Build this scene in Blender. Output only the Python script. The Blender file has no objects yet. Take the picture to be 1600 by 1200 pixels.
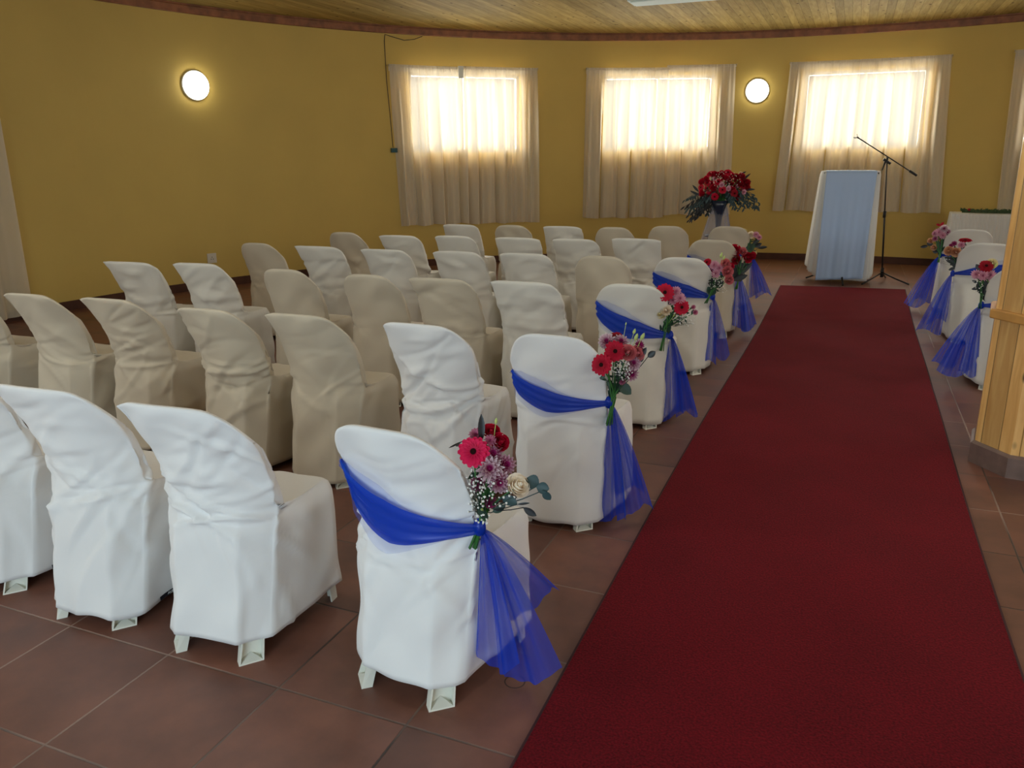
import bpy, bmesh, math, random
import numpy as np
from mathutils import Vector, Matrix
PI = math.pi
R_ = math.radians
scene = bpy.context.scene
COL = scene.collection

# ---------------------------------------------------------------- camera, exposure, world, big lights
CAM_H, PITCH, ROLL, YAW, FPX = 1.575, 0.279, -0.008, 0.396, 1243.28
def _rot(v):
    c, s = math.cos(YAW), math.sin(YAW)
    return Vector((c * v[0] - s * v[1], s * v[0] + c * v[1], v[2]))
_c, _s, _cp, _sp = math.cos(ROLL), math.sin(ROLL), math.cos(PITCH), math.sin(PITCH)
CX = _rot((_c, _sp * _s, _cp * _s)); CY = _rot((-_s, _sp * _c, _cp * _c)); CF = _rot((0, _cp, -_sp))
cd = bpy.data.cameras.new('camera'); cam = bpy.data.objects.new('camera', cd); COL.objects.link(cam)
M = Matrix.Identity(4)
for i in range(3):
    M[i][0] = CX[i]; M[i][1] = CY[i]; M[i][2] = -CF[i]
M[2][3] = CAM_H
cam.matrix_world = M
cd.sensor_width = 36.0; cd.lens = FPX / 1600 * 36.0; cd.clip_start = 0.05; cd.clip_end = 200
scene.camera = cam
scene.view_settings.view_transform = 'Standard'; scene.view_settings.look = 'None'
scene.view_settings.exposure = 0.0; scene.view_settings.gamma = 1.0; scene.view_settings.use_curve_mapping = False
scene.cycles.use_denoising = True
scene.cycles.max_bounces = 10; scene.cycles.diffuse_bounces = 6; scene.cycles.transparent_max_bounces = 16
scene.cycles.caustics_reflective = False; scene.cycles.caustics_refractive = False
scene.cycles.sample_clamp_indirect = 6.0

# hall: a round room
HC = Vector((-0.05, 5.39, 0)); HR = 7.705; HZ = 3.20; CZ = 3.30
def polar(deg, r=HR, z=0.0):
    a = R_(deg); return Vector((HC.x + r * math.sin(a), HC.y + r * math.cos(a), z))
WINDOWS = [(-49.2, -36.8), (-27.3, -15.05), (-5.5, 6.5), (16.0, 28.0), (59.0, 71.0)]
WZ0, WZ1 = 1.63, 2.72
DOOR = (171.5, 199.5, 0.0, 2.45)
FILL_NEAR_WINDOWS = [(118, 131), (139, 152), (211, 224), (231, 244)]  # unseen openings behind the camera, added to raise the ambient light
FILL_SIDE_WINDOWS = [(78, 90), (97, 109)]  # unseen openings on the right, added for fill across the hall

world = bpy.data.worlds.new('world'); scene.world = world; world.use_nodes = True
wn = world.node_tree.nodes; wl = world.node_tree.links
bg = wn['Background']
sky = wn.new('ShaderNodeTexSky'); sky.sky_type = 'HOSEK_WILKIE'; sky.turbidity = 5.0; sky.sun_direction = (0.3, -0.5, 0.75)
wl.new(sky.outputs[0], bg.inputs[0]); bg.inputs[1].default_value = 1.0

def area(name, loc, target, sx, sy, power, color, spread=180):
    d = bpy.data.lights.new(name, 'AREA'); d.shape = 'RECTANGLE'; d.size = sx; d.size_y = sy
    d.energy = power; d.color = color; d.spread = R_(spread)
    o = bpy.data.objects.new(name, d); COL.objects.link(o); o.location = loc
    o.rotation_euler = (Vector(target) - Vector(loc)).to_track_quat('-Z', 'Y').to_euler()
    return o
area('daylight_entrance', polar(185, HR + 0.9, 1.45), polar(185, 0.0, 0.9), 3.6, 2.7, 168, (0.70, 0.90, 1.0))
for i, (a0, a1) in enumerate(WINDOWS):
    am = (a0 + a1) / 2
    area('daylight_window', polar(am, HR + 0.6, 2.25), polar(am, 0, 1.9), 2.2, 1.7, 430 if i < 3 else 200, (1.0, 1.0, 0.95))
for i, (a0, a1) in enumerate(FILL_SIDE_WINDOWS):
    am = (a0 + a1) / 2
    area('fill_light_side', polar(am, HR + 0.6, 2.3), polar(am, 0, 1.7), 2.2, 1.7, 120, (1.0, 0.99, 0.93))  # fill light through the added right-hand openings
for i, (a0, a1) in enumerate(FILL_NEAR_WINDOWS):
    am = (a0 + a1) / 2
    area('fill_light_near', polar(am, HR + 0.6, 2.2), polar(am, 0, 2.2), 2.0, 1.5, 68, (0.98, 1.0, 0.96))  # ambient fill through the added openings behind the camera

# ---------------------------------------------------------------- helpers
def prop(o, label=None, cat=None, group=None, kind=None):
    if label: o['label'] = label
    if cat: o['category'] = cat
    if group: o['group'] = group
    if kind: o['kind'] = kind
    return o
def empty(name, loc=(0, 0, 0), rz=0.0, label=None, cat=None, group=None):
    o = bpy.data.objects.new(name, None); COL.objects.link(o)
    o.location = loc; o.rotation_euler = (0, 0, rz); o.empty_display_size = 0.1
    return prop(o, label, cat, group)
def mobj(name, verts, faces, mat, parent=None, smooth=True):
    me = bpy.data.meshes.new(name)
    me.from_pydata([tuple(v) for v in verts], [], [tuple(f) for f in faces])
    me.update()
    if mat: me.materials.append(mat)
    if smooth: me.polygons.foreach_set('use_smooth', [True] * len(me.polygons))
    o = bpy.data.objects.new(name, me); COL.objects.link(o)
    if parent: o.parent = parent
    return o
class MB:
    def __init__(s): s.v = []; s.f = []
    def add(s, vs, fs):
        n = len(s.v); s.v += [Vector(v) for v in vs]; s.f += [tuple(i + n for i in f) for f in fs]; return s
    def box(s, c, d, rz=0.0):
        cx, cy, cz = c; hx, hy, hz = d[0] / 2, d[1] / 2, d[2] / 2
        ca, sa = math.cos(rz), math.sin(rz); vs = []
        for z in (-hz, hz):
            for x, y in ((-hx, -hy), (hx, -hy), (hx, hy), (-hx, hy)):
                vs.append((cx + ca * x - sa * y, cy + sa * x + ca * y, cz + z))
        return s.add(vs, [(3, 2, 1, 0), (4, 5, 6, 7), (0, 1, 5, 4), (1, 2, 6, 5), (2, 3, 7, 6), (3, 0, 4, 7)])
    def tube(s, pts, r, n=8, cap=True):
        pts = [Vector(p) for p in pts]; rs = r if isinstance(r, (list, tuple)) else [r] * len(pts)
        vs = []; fs = []; up = None
        for i, p in enumerate(pts):
            t = (pts[min(i + 1, len(pts) - 1)] - pts[max(i - 1, 0)])
            if t.length < 1e-9: t = Vector((0, 0, 1))
            t.normalize()
            if up is None: up = Vector((0, 0, 1)) if abs(t.z) < 0.9 else Vector((1, 0, 0))
            a = t.cross(up).normalized(); b = a.cross(t).normalized(); up = b
            for k in range(n):
                w = 2 * PI * k / n; vs.append(p + (a * math.cos(w) + b * math.sin(w)) * rs[i])
        for i in range(len(pts) - 1):
            for k in range(n):
                k2 = (k + 1) % n; fs.append((i * n + k, i * n + k2, (i + 1) * n + k2, (i + 1) * n + k))
        if cap:
            fs.append(tuple(reversed(range(n)))); fs.append(tuple((len(pts) - 1) * n + k for k in range(n)))
        return s.add(vs, fs)
    def lathe(s, prof, n=24, c=(0, 0, 0), mat=None):
        vs = []; fs = []
        for r, z in prof:
            for k in range(n):
                a = 2 * PI * k / n; v = Vector((r * math.cos(a), r * math.sin(a), z))
                if mat: v = mat @ v
                vs.append(v + Vector(c))
        for i in range(len(prof) - 1):
            for k in range(n):
                k2 = (k + 1) % n; fs.append((i * n + k, i * n + k2, (i + 1) * n + k2, (i + 1) * n + k))
        return s.add(vs, fs)
    def grid(s, P):
        nu, nv = len(P), len(P[0]); vs = [p for row in P for p in row]
        return s.add(vs, [(i * nv + j, (i + 1) * nv + j, (i + 1) * nv + j + 1, i * nv + j + 1) for i in range(nu - 1) for j in range(nv - 1)])
    def build(s, name, mat, parent=None, smooth=True):
        return mobj(name, s.v, s.f, mat, parent, smooth)
def at(px, py, Y):
    u = (px - 800) / FPX; v = -(py - 600) / FPX
    d = CF + CX * u + CY * v; t = Y / d.y
    return Vector((d.x * t, Y, CAM_H + d.z * t))

# ---------------------------------------------------------------- materials
def new_mat(name):
    m = bpy.data.materials.new(name); m.use_nodes = True
    nt = m.node_tree; return m, nt, nt.nodes, nt.links, nt.nodes['Principled BSDF']
def plain(name, col, rough=0.6, metal=0.0, spec=0.5, noise=0.0, nscale=30, bump=0.0, bscale=200, sheen=0.0, trans=0.0):
    m, nt, n, l, b = new_mat(name)
    b.inputs['Base Color'].default_value = (*col, 1); b.inputs['Roughness'].default_value = rough
    b.inputs['Metallic'].default_value = metal; b.inputs['Specular IOR Level'].default_value = spec
    if sheen: b.inputs['Sheen Weight'].default_value = sheen
    tc = n.new('ShaderNodeTexCoord')
    if noise:
        t = n.new('ShaderNodeTexNoise'); t.inputs['Scale'].default_value = nscale; t.inputs['Detail'].default_value = 5
        l.new(tc.outputs['Object'], t.inputs['Vector'])
        r = n.new('ShaderNodeMapRange'); r.inputs['From Min'].default_value = 0.3; r.inputs['From Max'].default_value = 0.7
        r.inputs['To Min'].default_value = 1 - noise; r.inputs['To Max'].default_value = 1 + noise
        l.new(t.outputs['Fac'], r.inputs['Value'])
        x = n.new('ShaderNodeVectorMath'); x.operation = 'SCALE'; x.inputs[0].default_value = col
        l.new(r.outputs[0], x.inputs['Scale']); l.new(x.outputs[0], b.inputs['Base Color'])
    if bump:
        t = n.new('ShaderNodeTexNoise'); t.inputs['Scale'].default_value = bscale; t.inputs['Detail'].default_value = 4
        l.new(tc.outputs['Object'], t.inputs['Vector'])
        bp = n.new('ShaderNodeBump'); bp.inputs['Strength'].default_value = bump; bp.inputs['Distance'].default_value = 0.002
        l.new(t.outputs['Fac'], bp.inputs['Height']); l.new(bp.outputs[0], b.inputs['Normal'])
    if trans:
        tr = n.new('ShaderNodeBsdfTranslucent'); tr.inputs[0].default_value = (*col, 1)
        mx = n.new('ShaderNodeMixShader'); mx.inputs[0].default_value = trans
        l.new(b.outputs[0], mx.inputs[1]); l.new(tr.outputs[0], mx.inputs[2])
        l.new(mx.outputs[0], n['Material Output'].inputs[0])
    return m
def math_node(n, l, op, a, b=None, c=None):
    x = n.new('ShaderNodeMath'); x.operation = op
    for i, v in enumerate((a, b, c)):
        if v is None: continue
        if isinstance(v, (int, float)): x.inputs[i].default_value = v
        else: l.new(v, x.inputs[i])
    return x.outputs[0]

def mat_floor():
    m, nt, n, l, b = new_mat('terracotta_tile')
    tc = n.new('ShaderNodeTexCoord'); sep = n.new('ShaderNodeSeparateXYZ'); l.new(tc.outputs['Object'], sep.inputs[0])
    S = 0.45
    gx = math_node(n, l, 'DIVIDE', math_node(n, l, 'ADD', sep.outputs[0], 2.385 + 45), S)
    gy = math_node(n, l, 'DIVIDE', math_node(n, l, 'ADD', sep.outputs[1], -1.664 + 45), S)
    def edge(g):
        f = math_node(n, l, 'FRACT', g)
        return math_node(n, l, 'MINIMUM', f, math_node(n, l, 'SUBTRACT', 1.0, f))
    e = math_node(n, l, 'MINIMUM', edge(gx), edge(gy))
    nz = n.new('ShaderNodeTexNoise'); nz.inputs['Scale'].default_value = 60; nz.inputs['Detail'].default_value = 3
    l.new(tc.outputs['Object'], nz.inputs['Vector'])
    e2 = math_node(n, l, 'ADD', e, math_node(n, l, 'MULTIPLY', math_node(n, l, 'SUBTRACT', nz.outputs['Fac'], 0.5), 0.008))
    gr = n.new('ShaderNodeMapRange'); gr.inputs['From Min'].default_value = 0.0045; gr.inputs['From Max'].default_value = 0.0105
    l.new(e2, gr.inputs['Value'])           # 0 in the joint, 1 on the tile
    cell = n.new('ShaderNodeCombineXYZ')
    l.new(math_node(n, l, 'FLOOR', gx), cell.inputs[0]); l.new(math_node(n, l, 'FLOOR', gy), cell.inputs[1])
    wn_ = n.new('ShaderNodeTexWhiteNoise'); wn_.noise_dimensions = '2D'; l.new(cell.outputs[0], wn_.inputs['Vector'])
    n2 = n.new('ShaderNodeTexNoise'); n2.inputs['Scale'].default_value = 3.2; n2.inputs['Detail'].default_value = 7; n2.inputs['Roughness'].default_value = 0.6
    add = n.new('ShaderNodeVectorMath'); add.operation = 'ADD'; l.new(tc.outputs['Object'], add.inputs[0])
    sc = n.new('ShaderNodeVectorMath'); sc.operation = 'SCALE'; l.new(wn_.outputs['Color'], sc.inputs[0]); sc.inputs['Scale'].default_value = 30
    l.new(sc.outputs[0], add.inputs[1]); l.new(add.outputs[0], n2.inputs['Vector'])
    cr = n.new('ShaderNodeValToRGB')
    cr.color_ramp.elements[0].position = 0.3; cr.color_ramp.elements[0].color = (0.115, 0.050, 0.036, 1)
    cr.color_ramp.elements[1].position = 0.72; cr.color_ramp.elements[1].color = (0.235, 0.098, 0.066, 1)
    l.new(n2.outputs['Fac'], cr.inputs[0])
    hv = n.new('ShaderNodeHueSaturation'); l.new(cr.outputs[0], hv.inputs['Color'])
    vr = n.new('ShaderNodeMapRange'); vr.inputs['To Min'].default_value = 0.88; vr.inputs['To Max'].default_value = 1.14
    l.new(wn_.outputs['Value'], vr.inputs['Value']); l.new(vr.outputs[0], hv.inputs['Value'])
    n3 = n.new('ShaderNodeTexNoise'); n3.inputs['Scale'].default_value = 1.1; n3.inputs['Detail'].default_value = 3
    l.new(tc.outputs['Object'], n3.inputs['Vector'])
    jc = n.new('ShaderNodeValToRGB'); jc.color_ramp.elements[0].position = 0.42; jc.color_ramp.elements[0].color = (0.045, 0.030, 0.024, 1)
    jc.color_ramp.elements[1].position = 0.58; jc.color_ramp.elements[1].color = (0.30, 0.20, 0.16, 1)
    l.new(n3.outputs['Fac'], jc.inputs[0])
    # a dried ring stain next to the first aisle chair
    dx = math_node(n, l, 'MULTIPLY', math_node(n, l, 'SUBTRACT', sep.outputs[0], -0.82), 1.0)
    dy = math_node(n, l, 'MULTIPLY', math_node(n, l, 'SUBTRACT', sep.outputs[1], 1.965), 1.0)
    rr = math_node(n, l, 'SQRT', math_node(n, l, 'ADD', math_node(n, l, 'MULTIPLY', dx, dx), math_node(n, l, 'MULTIPLY', dy, dy)))
    ring = math_node(n, l, 'LESS_THAN', math_node(n, l, 'ABSOLUTE', math_node(n, l, 'SUBTRACT', rr, 0.031)), 0.0022)
    mx = n.new('ShaderNodeMix'); mx.data_type = 'RGBA'; l.new(gr.outputs[0], mx.inputs['Factor'])
    l.new(jc.outputs[0], mx.inputs['A']); l.new(hv.outputs[0], mx.inputs['B'])
    mr = n.new('ShaderNodeMix'); mr.data_type = 'RGBA'; l.new(ring, mr.inputs['Factor']); l.new(mx.outputs['Result'], mr.inputs['A'])
    mr.inputs['B'].default_value = (0.045, 0.02, 0.016, 1)
    l.new(mr.outputs['Result'], b.inputs['Base Color'])
    rg = n.new('ShaderNodeMapRange'); rg.inputs['To Min'].default_value = 0.36; rg.inputs['To Max'].default_value = 0.58
    l.new(n2.outputs['Fac'], rg.inputs['Value']); l.new(rg.outputs[0], b.inputs['Roughness'])
    bp = n.new('ShaderNodeBump'); bp.inputs['Strength'].default_value = 0.5; bp.inputs['Distance'].default_value = 0.003
    hh = math_node(n, l, 'ADD', gr.outputs[0], math_node(n, l, 'MULTIPLY', n2.outputs['Fac'], 0.35))
    l.new(hh, bp.inputs['Height']); l.new(bp.outputs[0], b.inputs['Normal'])
    return m

def mat_boards(name, axis, across, width, c0, c1, knot=(0.05, 0.02, 0.01), rough=0.45, groove=0.04, kscale=2.2, gdark=0.35):
    """tongue and groove pine: grain runs along `axis`, boards repeat along `across` (0,1,2 object axes, 3 = UV.x)"""
    m, nt, n, l, b = new_mat(name)
    tc = n.new('ShaderNodeTexCoord'); sep = n.new('ShaderNodeSeparateXYZ')
    l.new(tc.outputs['UV' if across == 3 else 'Object'], sep.inputs[0])
    ac = sep.outputs[0 if across == 3 else across]; al = sep.outputs[1 if across == 3 else axis]
    g = math_node(n, l, 'DIVIDE', math_node(n, l, 'ADD', ac, 50.0), width)
    fr = math_node(n, l, 'FRACT', g); ed = math_node(n, l, 'MINIMUM', fr, math_node(n, l, 'SUBTRACT', 1.0, fr))
    fl = math_node(n, l, 'FLOOR', g)
    cv = n.new('ShaderNodeCombineXYZ'); l.new(fl, cv.inputs[0])
    w = n.new('ShaderNodeTexWhiteNoise'); w.noise_dimensions = '2D'; l.new(cv.outputs[0], w.inputs['Vector'])
    pos = n.new('ShaderNodeCombineXYZ')
    l.new(math_node(n, l, 'MULTIPLY', ac, 9.0), pos.inputs[0])
    l.new(math_node(n, l, 'ADD', math_node(n, l, 'MULTIPLY', al, 0.9), math_node(n, l, 'MULTIPLY', w.outputs['Value'], 40.0)), pos.inputs[1])
    l.new(math_node(n, l, 'MULTIPLY', fl, 3.7), pos.inputs[2])
    nz = n.new('ShaderNodeTexNoise'); nz.inputs['Scale'].default_value = 3.0; nz.inputs['Detail'].default_value = 6; nz.inputs['Distortion'].default_value = 0.6
    l.new(pos.outputs[0], nz.inputs['Vector'])
    cr = n.new('ShaderNodeValToRGB'); cr.color_ramp.elements[0].position = 0.3; cr.color_ramp.elements[0].color = (*c0, 1)
    cr.color_ramp.elements[1].position = 0.7; cr.color_ramp.elements[1].color = (*c1, 1)
    l.new(nz.outputs['Fac'], cr.inputs[0])
    hv = n.new('ShaderNodeHueSaturation'); l.new(cr.outputs[0], hv.inputs['Color'])
    vr = n.new('ShaderNodeMapRange'); vr.inputs['To Min'].default_value = 0.78; vr.inputs['To Max'].default_value = 1.15
    l.new(w.outputs['Value'], vr.inputs['Value']); l.new(vr.outputs[0], hv.inputs['Value'])
    kp = n.new('ShaderNodeCombineXYZ')
    l.new(math_node(n, l, 'MULTIPLY', ac, 1.7), kp.inputs[0]); l.new(al, kp.inputs[1]); l.new(fl, kp.inputs[2])
    vo = n.new('ShaderNodeTexVoronoi'); vo.inputs['Scale'].default_value = kscale; l.new(kp.outputs[0], vo.inputs['Vector'])
    kk = n.new('ShaderNodeMapRange'); kk.inputs['From Min'].default_value = 0.035 * kscale; kk.inputs['From Max'].default_value = 0.012 * kscale
    l.new(vo.outputs['Distance'], kk.inputs['Value'])
    mk = n.new('ShaderNodeMix'); mk.data_type = 'RGBA'; l.new(kk.outputs[0], mk.inputs['Factor']); l.new(hv.outputs[0], mk.inputs['A'])
    mk.inputs['B'].default_value = (*knot, 1)
    ge = n.new('ShaderNodeMapRange'); ge.inputs['From Max'].default_value = groove; ge.inputs['To Min'].default_value = gdark
    l.new(ed, ge.inputs['Value'])
    sc = n.new('ShaderNodeVectorMath'); sc.operation = 'SCALE'; l.new(mk.outputs['Result'], sc.inputs[0]); l.new(ge.outputs[0], sc.inputs['Scale'])
    l.new(sc.outputs[0], b.inputs['Base Color']); b.inputs['Roughness'].default_value = rough
    bp = n.new('ShaderNodeBump'); bp.inputs['Strength'].default_value = 0.6; bp.inputs['Distance'].default_value = 0.006
    l.new(ge.outputs[0], bp.inputs['Height']); l.new(bp.outputs[0], b.inputs['Normal'])
    return m

def mat_carpet():
    m, nt, n, l, b = new_mat('red_carpet')
    tc = n.new('ShaderNodeTexCoord')
    t1 = n.new('ShaderNodeTexNoise'); t1.inputs['Scale'].default_value = 140; t1.inputs['Detail'].default_value = 3
    t2 = n.new('ShaderNodeTexNoise'); t2.inputs['Scale'].default_value = 2.5; t2.inputs['Detail'].default_value = 3
    for t in (t1, t2): l.new(tc.outputs['Object'], t.inputs['Vector'])
    cr = n.new('ShaderNodeValToRGB'); cr.color_ramp.elements[0].position = 0.36; cr.color_ramp.elements[0].color = (0.066, 0.0022, 0.005, 1)
    cr.color_ramp.elements[1].position = 0.68; cr.color_ramp.elements[1].color = (0.18, 0.0045, 0.012, 1)
    l.new(math_node(n, l, 'ADD', math_node(n, l, 'MULTIPLY', t1.outputs['Fac'], 0.8), math_node(n, l, 'MULTIPLY', t2.outputs['Fac'], 0.2)), cr.inputs[0])
    l.new(cr.outputs[0], b.inputs['Base Color']); b.inputs['Roughness'].default_value = 0.95
    b.inputs['Specular IOR Level'].default_value = 0.15
    b.inputs['Sheen Weight'].default_value = 0.12; b.inputs['Sheen Tint'].default_value = (0.8, 0.1, 0.12, 1); b.inputs['Sheen Roughness'].default_value = 0.5
    bp = n.new('ShaderNodeBump'); bp.inputs['Strength'].default_value = 0.7; bp.inputs['Distance'].default_value = 0.004
    l.new(t1.outputs['Fac'], bp.inputs['Height']); l.new(bp.outputs[0], b.inputs['Normal'])
    return m

def mat_sheer(name, col, alpha, trans=0.45, gloss=0.1, rough=0.35, edge=0.25):
    m, nt, n, l, b = new_mat(name); n.remove(b)
    tr = n.new('ShaderNodeBsdfTransparent'); di = n.new('ShaderNodeBsdfDiffuse'); tl = n.new('ShaderNodeBsdfTranslucent'); gl = n.new('ShaderNodeBsdfGlossy')
    di.inputs[0].default_value = (*col, 1); tl.inputs[0].default_value = (*col, 1)
    gl.inputs[0].default_value = (*[min(1, c * 0.5 + 0.35) for c in col], 1); gl.inputs['Roughness'].default_value = rough
    a = n.new('ShaderNodeMixShader'); a.inputs[0].default_value = trans; l.new(di.outputs[0], a.inputs[1]); l.new(tl.outputs[0], a.inputs[2])
    g = n.new('ShaderNodeMixShader'); g.inputs[0].default_value = gloss; l.new(a.outputs[0], g.inputs[1]); l.new(gl.outputs[0], g.inputs[2])
    lw = n.new('ShaderNodeLayerWeight'); lw.inputs[0].default_value = 0.35
    if edge < 0:        # woven cloth: the more slanting the view, the more threads are in the way
        ge = n.new('ShaderNodeNewGeometry'); dt = n.new('ShaderNodeVectorMath'); dt.operation = 'DOT_PRODUCT'
        l.new(ge.outputs['Incoming'], dt.inputs[0]); l.new(ge.outputs['Normal'], dt.inputs[1])
        cs = math_node(n, l, 'MAXIMUM', math_node(n, l, 'ABSOLUTE', dt.outputs['Value']), 0.08)
        f = math_node(n, l, 'SUBTRACT', 1.0, math_node(n, l, 'POWER', 1 - alpha, math_node(n, l, 'DIVIDE', 1.0, cs)))
    else: f = math_node(n, l, 'MINIMUM', math_node(n, l, 'ADD', math_node(n, l, 'MULTIPLY', lw.outputs['Facing'], edge), alpha), 1.0)
    x = n.new('ShaderNodeMixShader'); l.new(f, x.inputs[0]); l.new(tr.outputs[0], x.inputs[1]); l.new(g.outputs[0], x.inputs[2])
    l.new(x.outputs[0], n['Material Output'].inputs[0])
    return m
def mat_emit(name, col, strength):
    m, nt, n, l, b = new_mat(name); n.remove(b)
    e = n.new('ShaderNodeEmission'); e.inputs[0].default_value = (*col, 1); e.inputs[1].default_value = strength
    l.new(e.outputs[0], n['Material Output'].inputs[0]); return m
def mat_glass(name):
    m, nt, n, l, b = new_mat(name); n.remove(b)
    tr = n.new('ShaderNodeBsdfTransparent'); gl = n.new('ShaderNodeBsdfGlossy'); gl.inputs['Roughness'].default_value = 0.02
    fr = n.new('ShaderNodeLayerWeight'); fr.inputs[0].default_value = 0.2; x = n.new('ShaderNodeMixShader')
    l.new(math_node(n, l, 'MULTIPLY_ADD', fr.outputs['Facing'], 0.12, 0.03), x.inputs[0]); l.new(tr.outputs[0], x.inputs[1]); l.new(gl.outputs[0], x.inputs[2])
    l.new(x.outputs[0], n['Material Output'].inputs[0]); return m
def mat_petal(name, inner, outer, r0, r1, rough=0.6):
    """flower heads are modelled round their own origin: the colour changes from the centre outwards"""
    m, nt, n, l, b = new_mat(name)
    tc = n.new('ShaderNodeTexCoord'); ln = n.new('ShaderNodeVectorMath'); ln.operation = 'LENGTH'; l.new(tc.outputs['Object'], ln.inputs[0])
    r = n.new('ShaderNodeMapRange'); r.inputs['From Min'].default_value = r0; r.inputs['From Max'].default_value = r1
    l.new(ln.outputs['Value'], r.inputs['Value'])
    mx = n.new('ShaderNodeMix'); mx.data_type = 'RGBA'; l.new(r.outputs[0], mx.inputs['Factor'])
    mx.inputs['A'].default_value = (*inner, 1); mx.inputs['B'].default_value = (*outer, 1)
    l.new(mx.outputs['Result'], b.inputs['Base Color']); b.inputs['Roughness'].default_value = rough
    b.inputs['Specular IOR Level'].default_value = 0.25
    tr = n.new('ShaderNodeBsdfTranslucent'); l.new(mx.outputs['Result'], tr.inputs[0]); ms = n.new('ShaderNodeMixShader'); ms.inputs[0].default_value = 0.3
    l.new(b.outputs[0], ms.inputs[1]); l.new(tr.outputs[0], ms.inputs[2]); l.new(ms.outputs[0], n['Material Output'].inputs[0])
    return m

MT = {}
MT['wall'] = plain('mustard_wall_paint', (0.575, 0.405, 0.104), 0.7, noise=0.04, nscale=1.5, bump=0.25, bscale=60)
MT['skirt'] = plain('brown_skirting_tile', (0.085, 0.035, 0.022), 0.6, spec=0.2, noise=0.2, nscale=6)
MT['floor'] = mat_floor()
MT['ceil'] = mat_boards('pine_ceiling_boards', 1, 0, 0.098, (0.33, 0.228, 0.075), (0.46, 0.345, 0.128), knot=(0.06, 0.03, 0.01), kscale=4.2, groove=0.05, rough=0.7, gdark=0.6)
MT['ceil'].node_tree.nodes['Principled BSDF'].inputs['Specular IOR Level'].default_value = 0.04
MT['cornice'] = plain('red_brown_cornice_timber', (0.24, 0.085, 0.032), 0.5, noise=0.35, nscale=9)
MT['pine'] = mat_boards('varnished_pine_boards', 2, 3, 0.12, (0.58, 0.29, 0.085), (0.78, 0.47, 0.17), knot=(0.07, 0.025, 0.01), kscale=3.6, rough=0.3, groove=0.035)
MT['pine_rail'] = plain('varnished_pine_rail', (0.55, 0.27, 0.07), 0.3, noise=0.2, nscale=8)
MT['stone'] = plain('slate_plinth', (0.17, 0.105, 0.085), 0.4, noise=0.3, nscale=9, bump=0.3, bscale=40)
MT['carpet'] = mat_carpet()
MT['carpet_edge'] = plain('carpet_binding', (0.045, 0.006, 0.008), 0.9)
MT['plastic'] = plain('white_plastic', (0.74, 0.74, 0.66), 0.35)
MT['frame'] = plain('window_frame_paint', (0.25, 0.22, 0.18), 0.4)
MT['glass'] = mat_glass('window_glass')
MT['curtain'] = mat_sheer('beige_curtain_cloth', (0.72, 0.64, 0.50), 0.66, trans=0.10, gloss=0.0, edge=-1)
MT['tape'] = plain('heading_tape_cloth', (0.60, 0.54, 0.44), 0.9)
MT['curtain_wire'] = plain('curtain_wire', (0.5, 0.46, 0.38), 0.4, metal=0.6)
MT['black'] = plain('black_metal', (0.012, 0.012, 0.014), 0.4, metal=0.3)
MT['clip'] = plain('chrome_clip', (0.5, 0.5, 0.5), 0.25, metal=0.9)
MT['cover'] = [plain('white_cover_cotton', (0.78, 0.78, 0.78), 0.85, bump=0.12, bscale=500, sheen=0.15, noise=0.02, nscale=5),
               plain('cream_cover_cotton', (0.555, 0.49, 0.38), 0.7, bump=0.12, bscale=500, sheen=0.15, noise=0.03, nscale=5),
               plain('off_white_cover_cotton', (0.68, 0.66, 0.60), 0.8, bump=0.12, bscale=500, sheen=0.15, noise=0.03, nscale=5)]
MT['tag'] = plain('black_tag', (0.01, 0.012, 0.018), 0.6)
MT['tag_text'] = plain('tag_lettering', (0.7, 0.7, 0.7), 0.6)
MT['sash'] = mat_sheer('royal_blue_organza', (0.004, 0.055, 0.60), 0.84, gloss=0.08)
MT['tail'] = mat_sheer('royal_blue_organza_single_layer', (0.006, 0.065, 0.66), 0.55, gloss=0.08, edge=0.4)
MT['sheer'] = mat_sheer('royal_blue_organza_edge', (0.03, 0.16, 0.80), 0.16, gloss=0.04, edge=0.2)
MT['grey_tulle'] = mat_sheer('grey_tulle', (0.30, 0.30, 0.36), 0.42, gloss=0.05)
MT['white_cloth'] = plain('lectern_white_cloth', (0.82, 0.82, 0.78), 0.75, bump=0.1, bscale=400, trans=0.15)
MT['blue_cloth'] = plain('lectern_pale_blue_cloth', (0.42, 0.56, 0.80), 0.7, bump=0.1, bscale=400)
MT['stem'] = plain('green_stem', (0.035, 0.16, 0.03), 0.45)
MT['leaf'] = plain('dark_green_leaf', (0.018, 0.055, 0.035), 0.45, noise=0.3, nscale=20)
MT['leaf_blue'] = plain('eucalyptus_leaf', (0.025, 0.06, 0.065), 0.5, noise=0.3, nscale=20)
MT['leaf_dark'] = plain('near_black_leaf', (0.012, 0.014, 0.018), 0.45)
MT['bud'] = plain('pale_green_bud', (0.42, 0.52, 0.16), 0.5)
MT['breath'] = plain('babys_breath_white', (0.80, 0.80, 0.76), 0.7)
MT['centre_dark'] = plain('gerbera_eye', (0.018, 0.004, 0.004), 0.9, spec=0.1)
MT['centre_red'] = plain('gerbera_ring', (0.20, 0.01, 0.015), 0.8)
MT['ger_pink'] = mat_petal('hot_pink_gerbera', (0.55, 0.005, 0.06), (0.80, 0.015, 0.11), 0.01, 0.03)
MT['ger_red'] = mat_petal('crimson_gerbera', (0.38, 0.003, 0.02), (0.56, 0.006, 0.04), 0.01, 0.03)
MT['ger_dark'] = mat_petal('dark_red_gerbera', (0.22, 0.004, 0.01), (0.36, 0.006, 0.02), 0.01, 0.03)
MT['mum'] = mat_petal('magenta_white_chrysanthemum', (0.30, 0.012, 0.11), (0.88, 0.78, 0.82), 0.018, 0.044)
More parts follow.
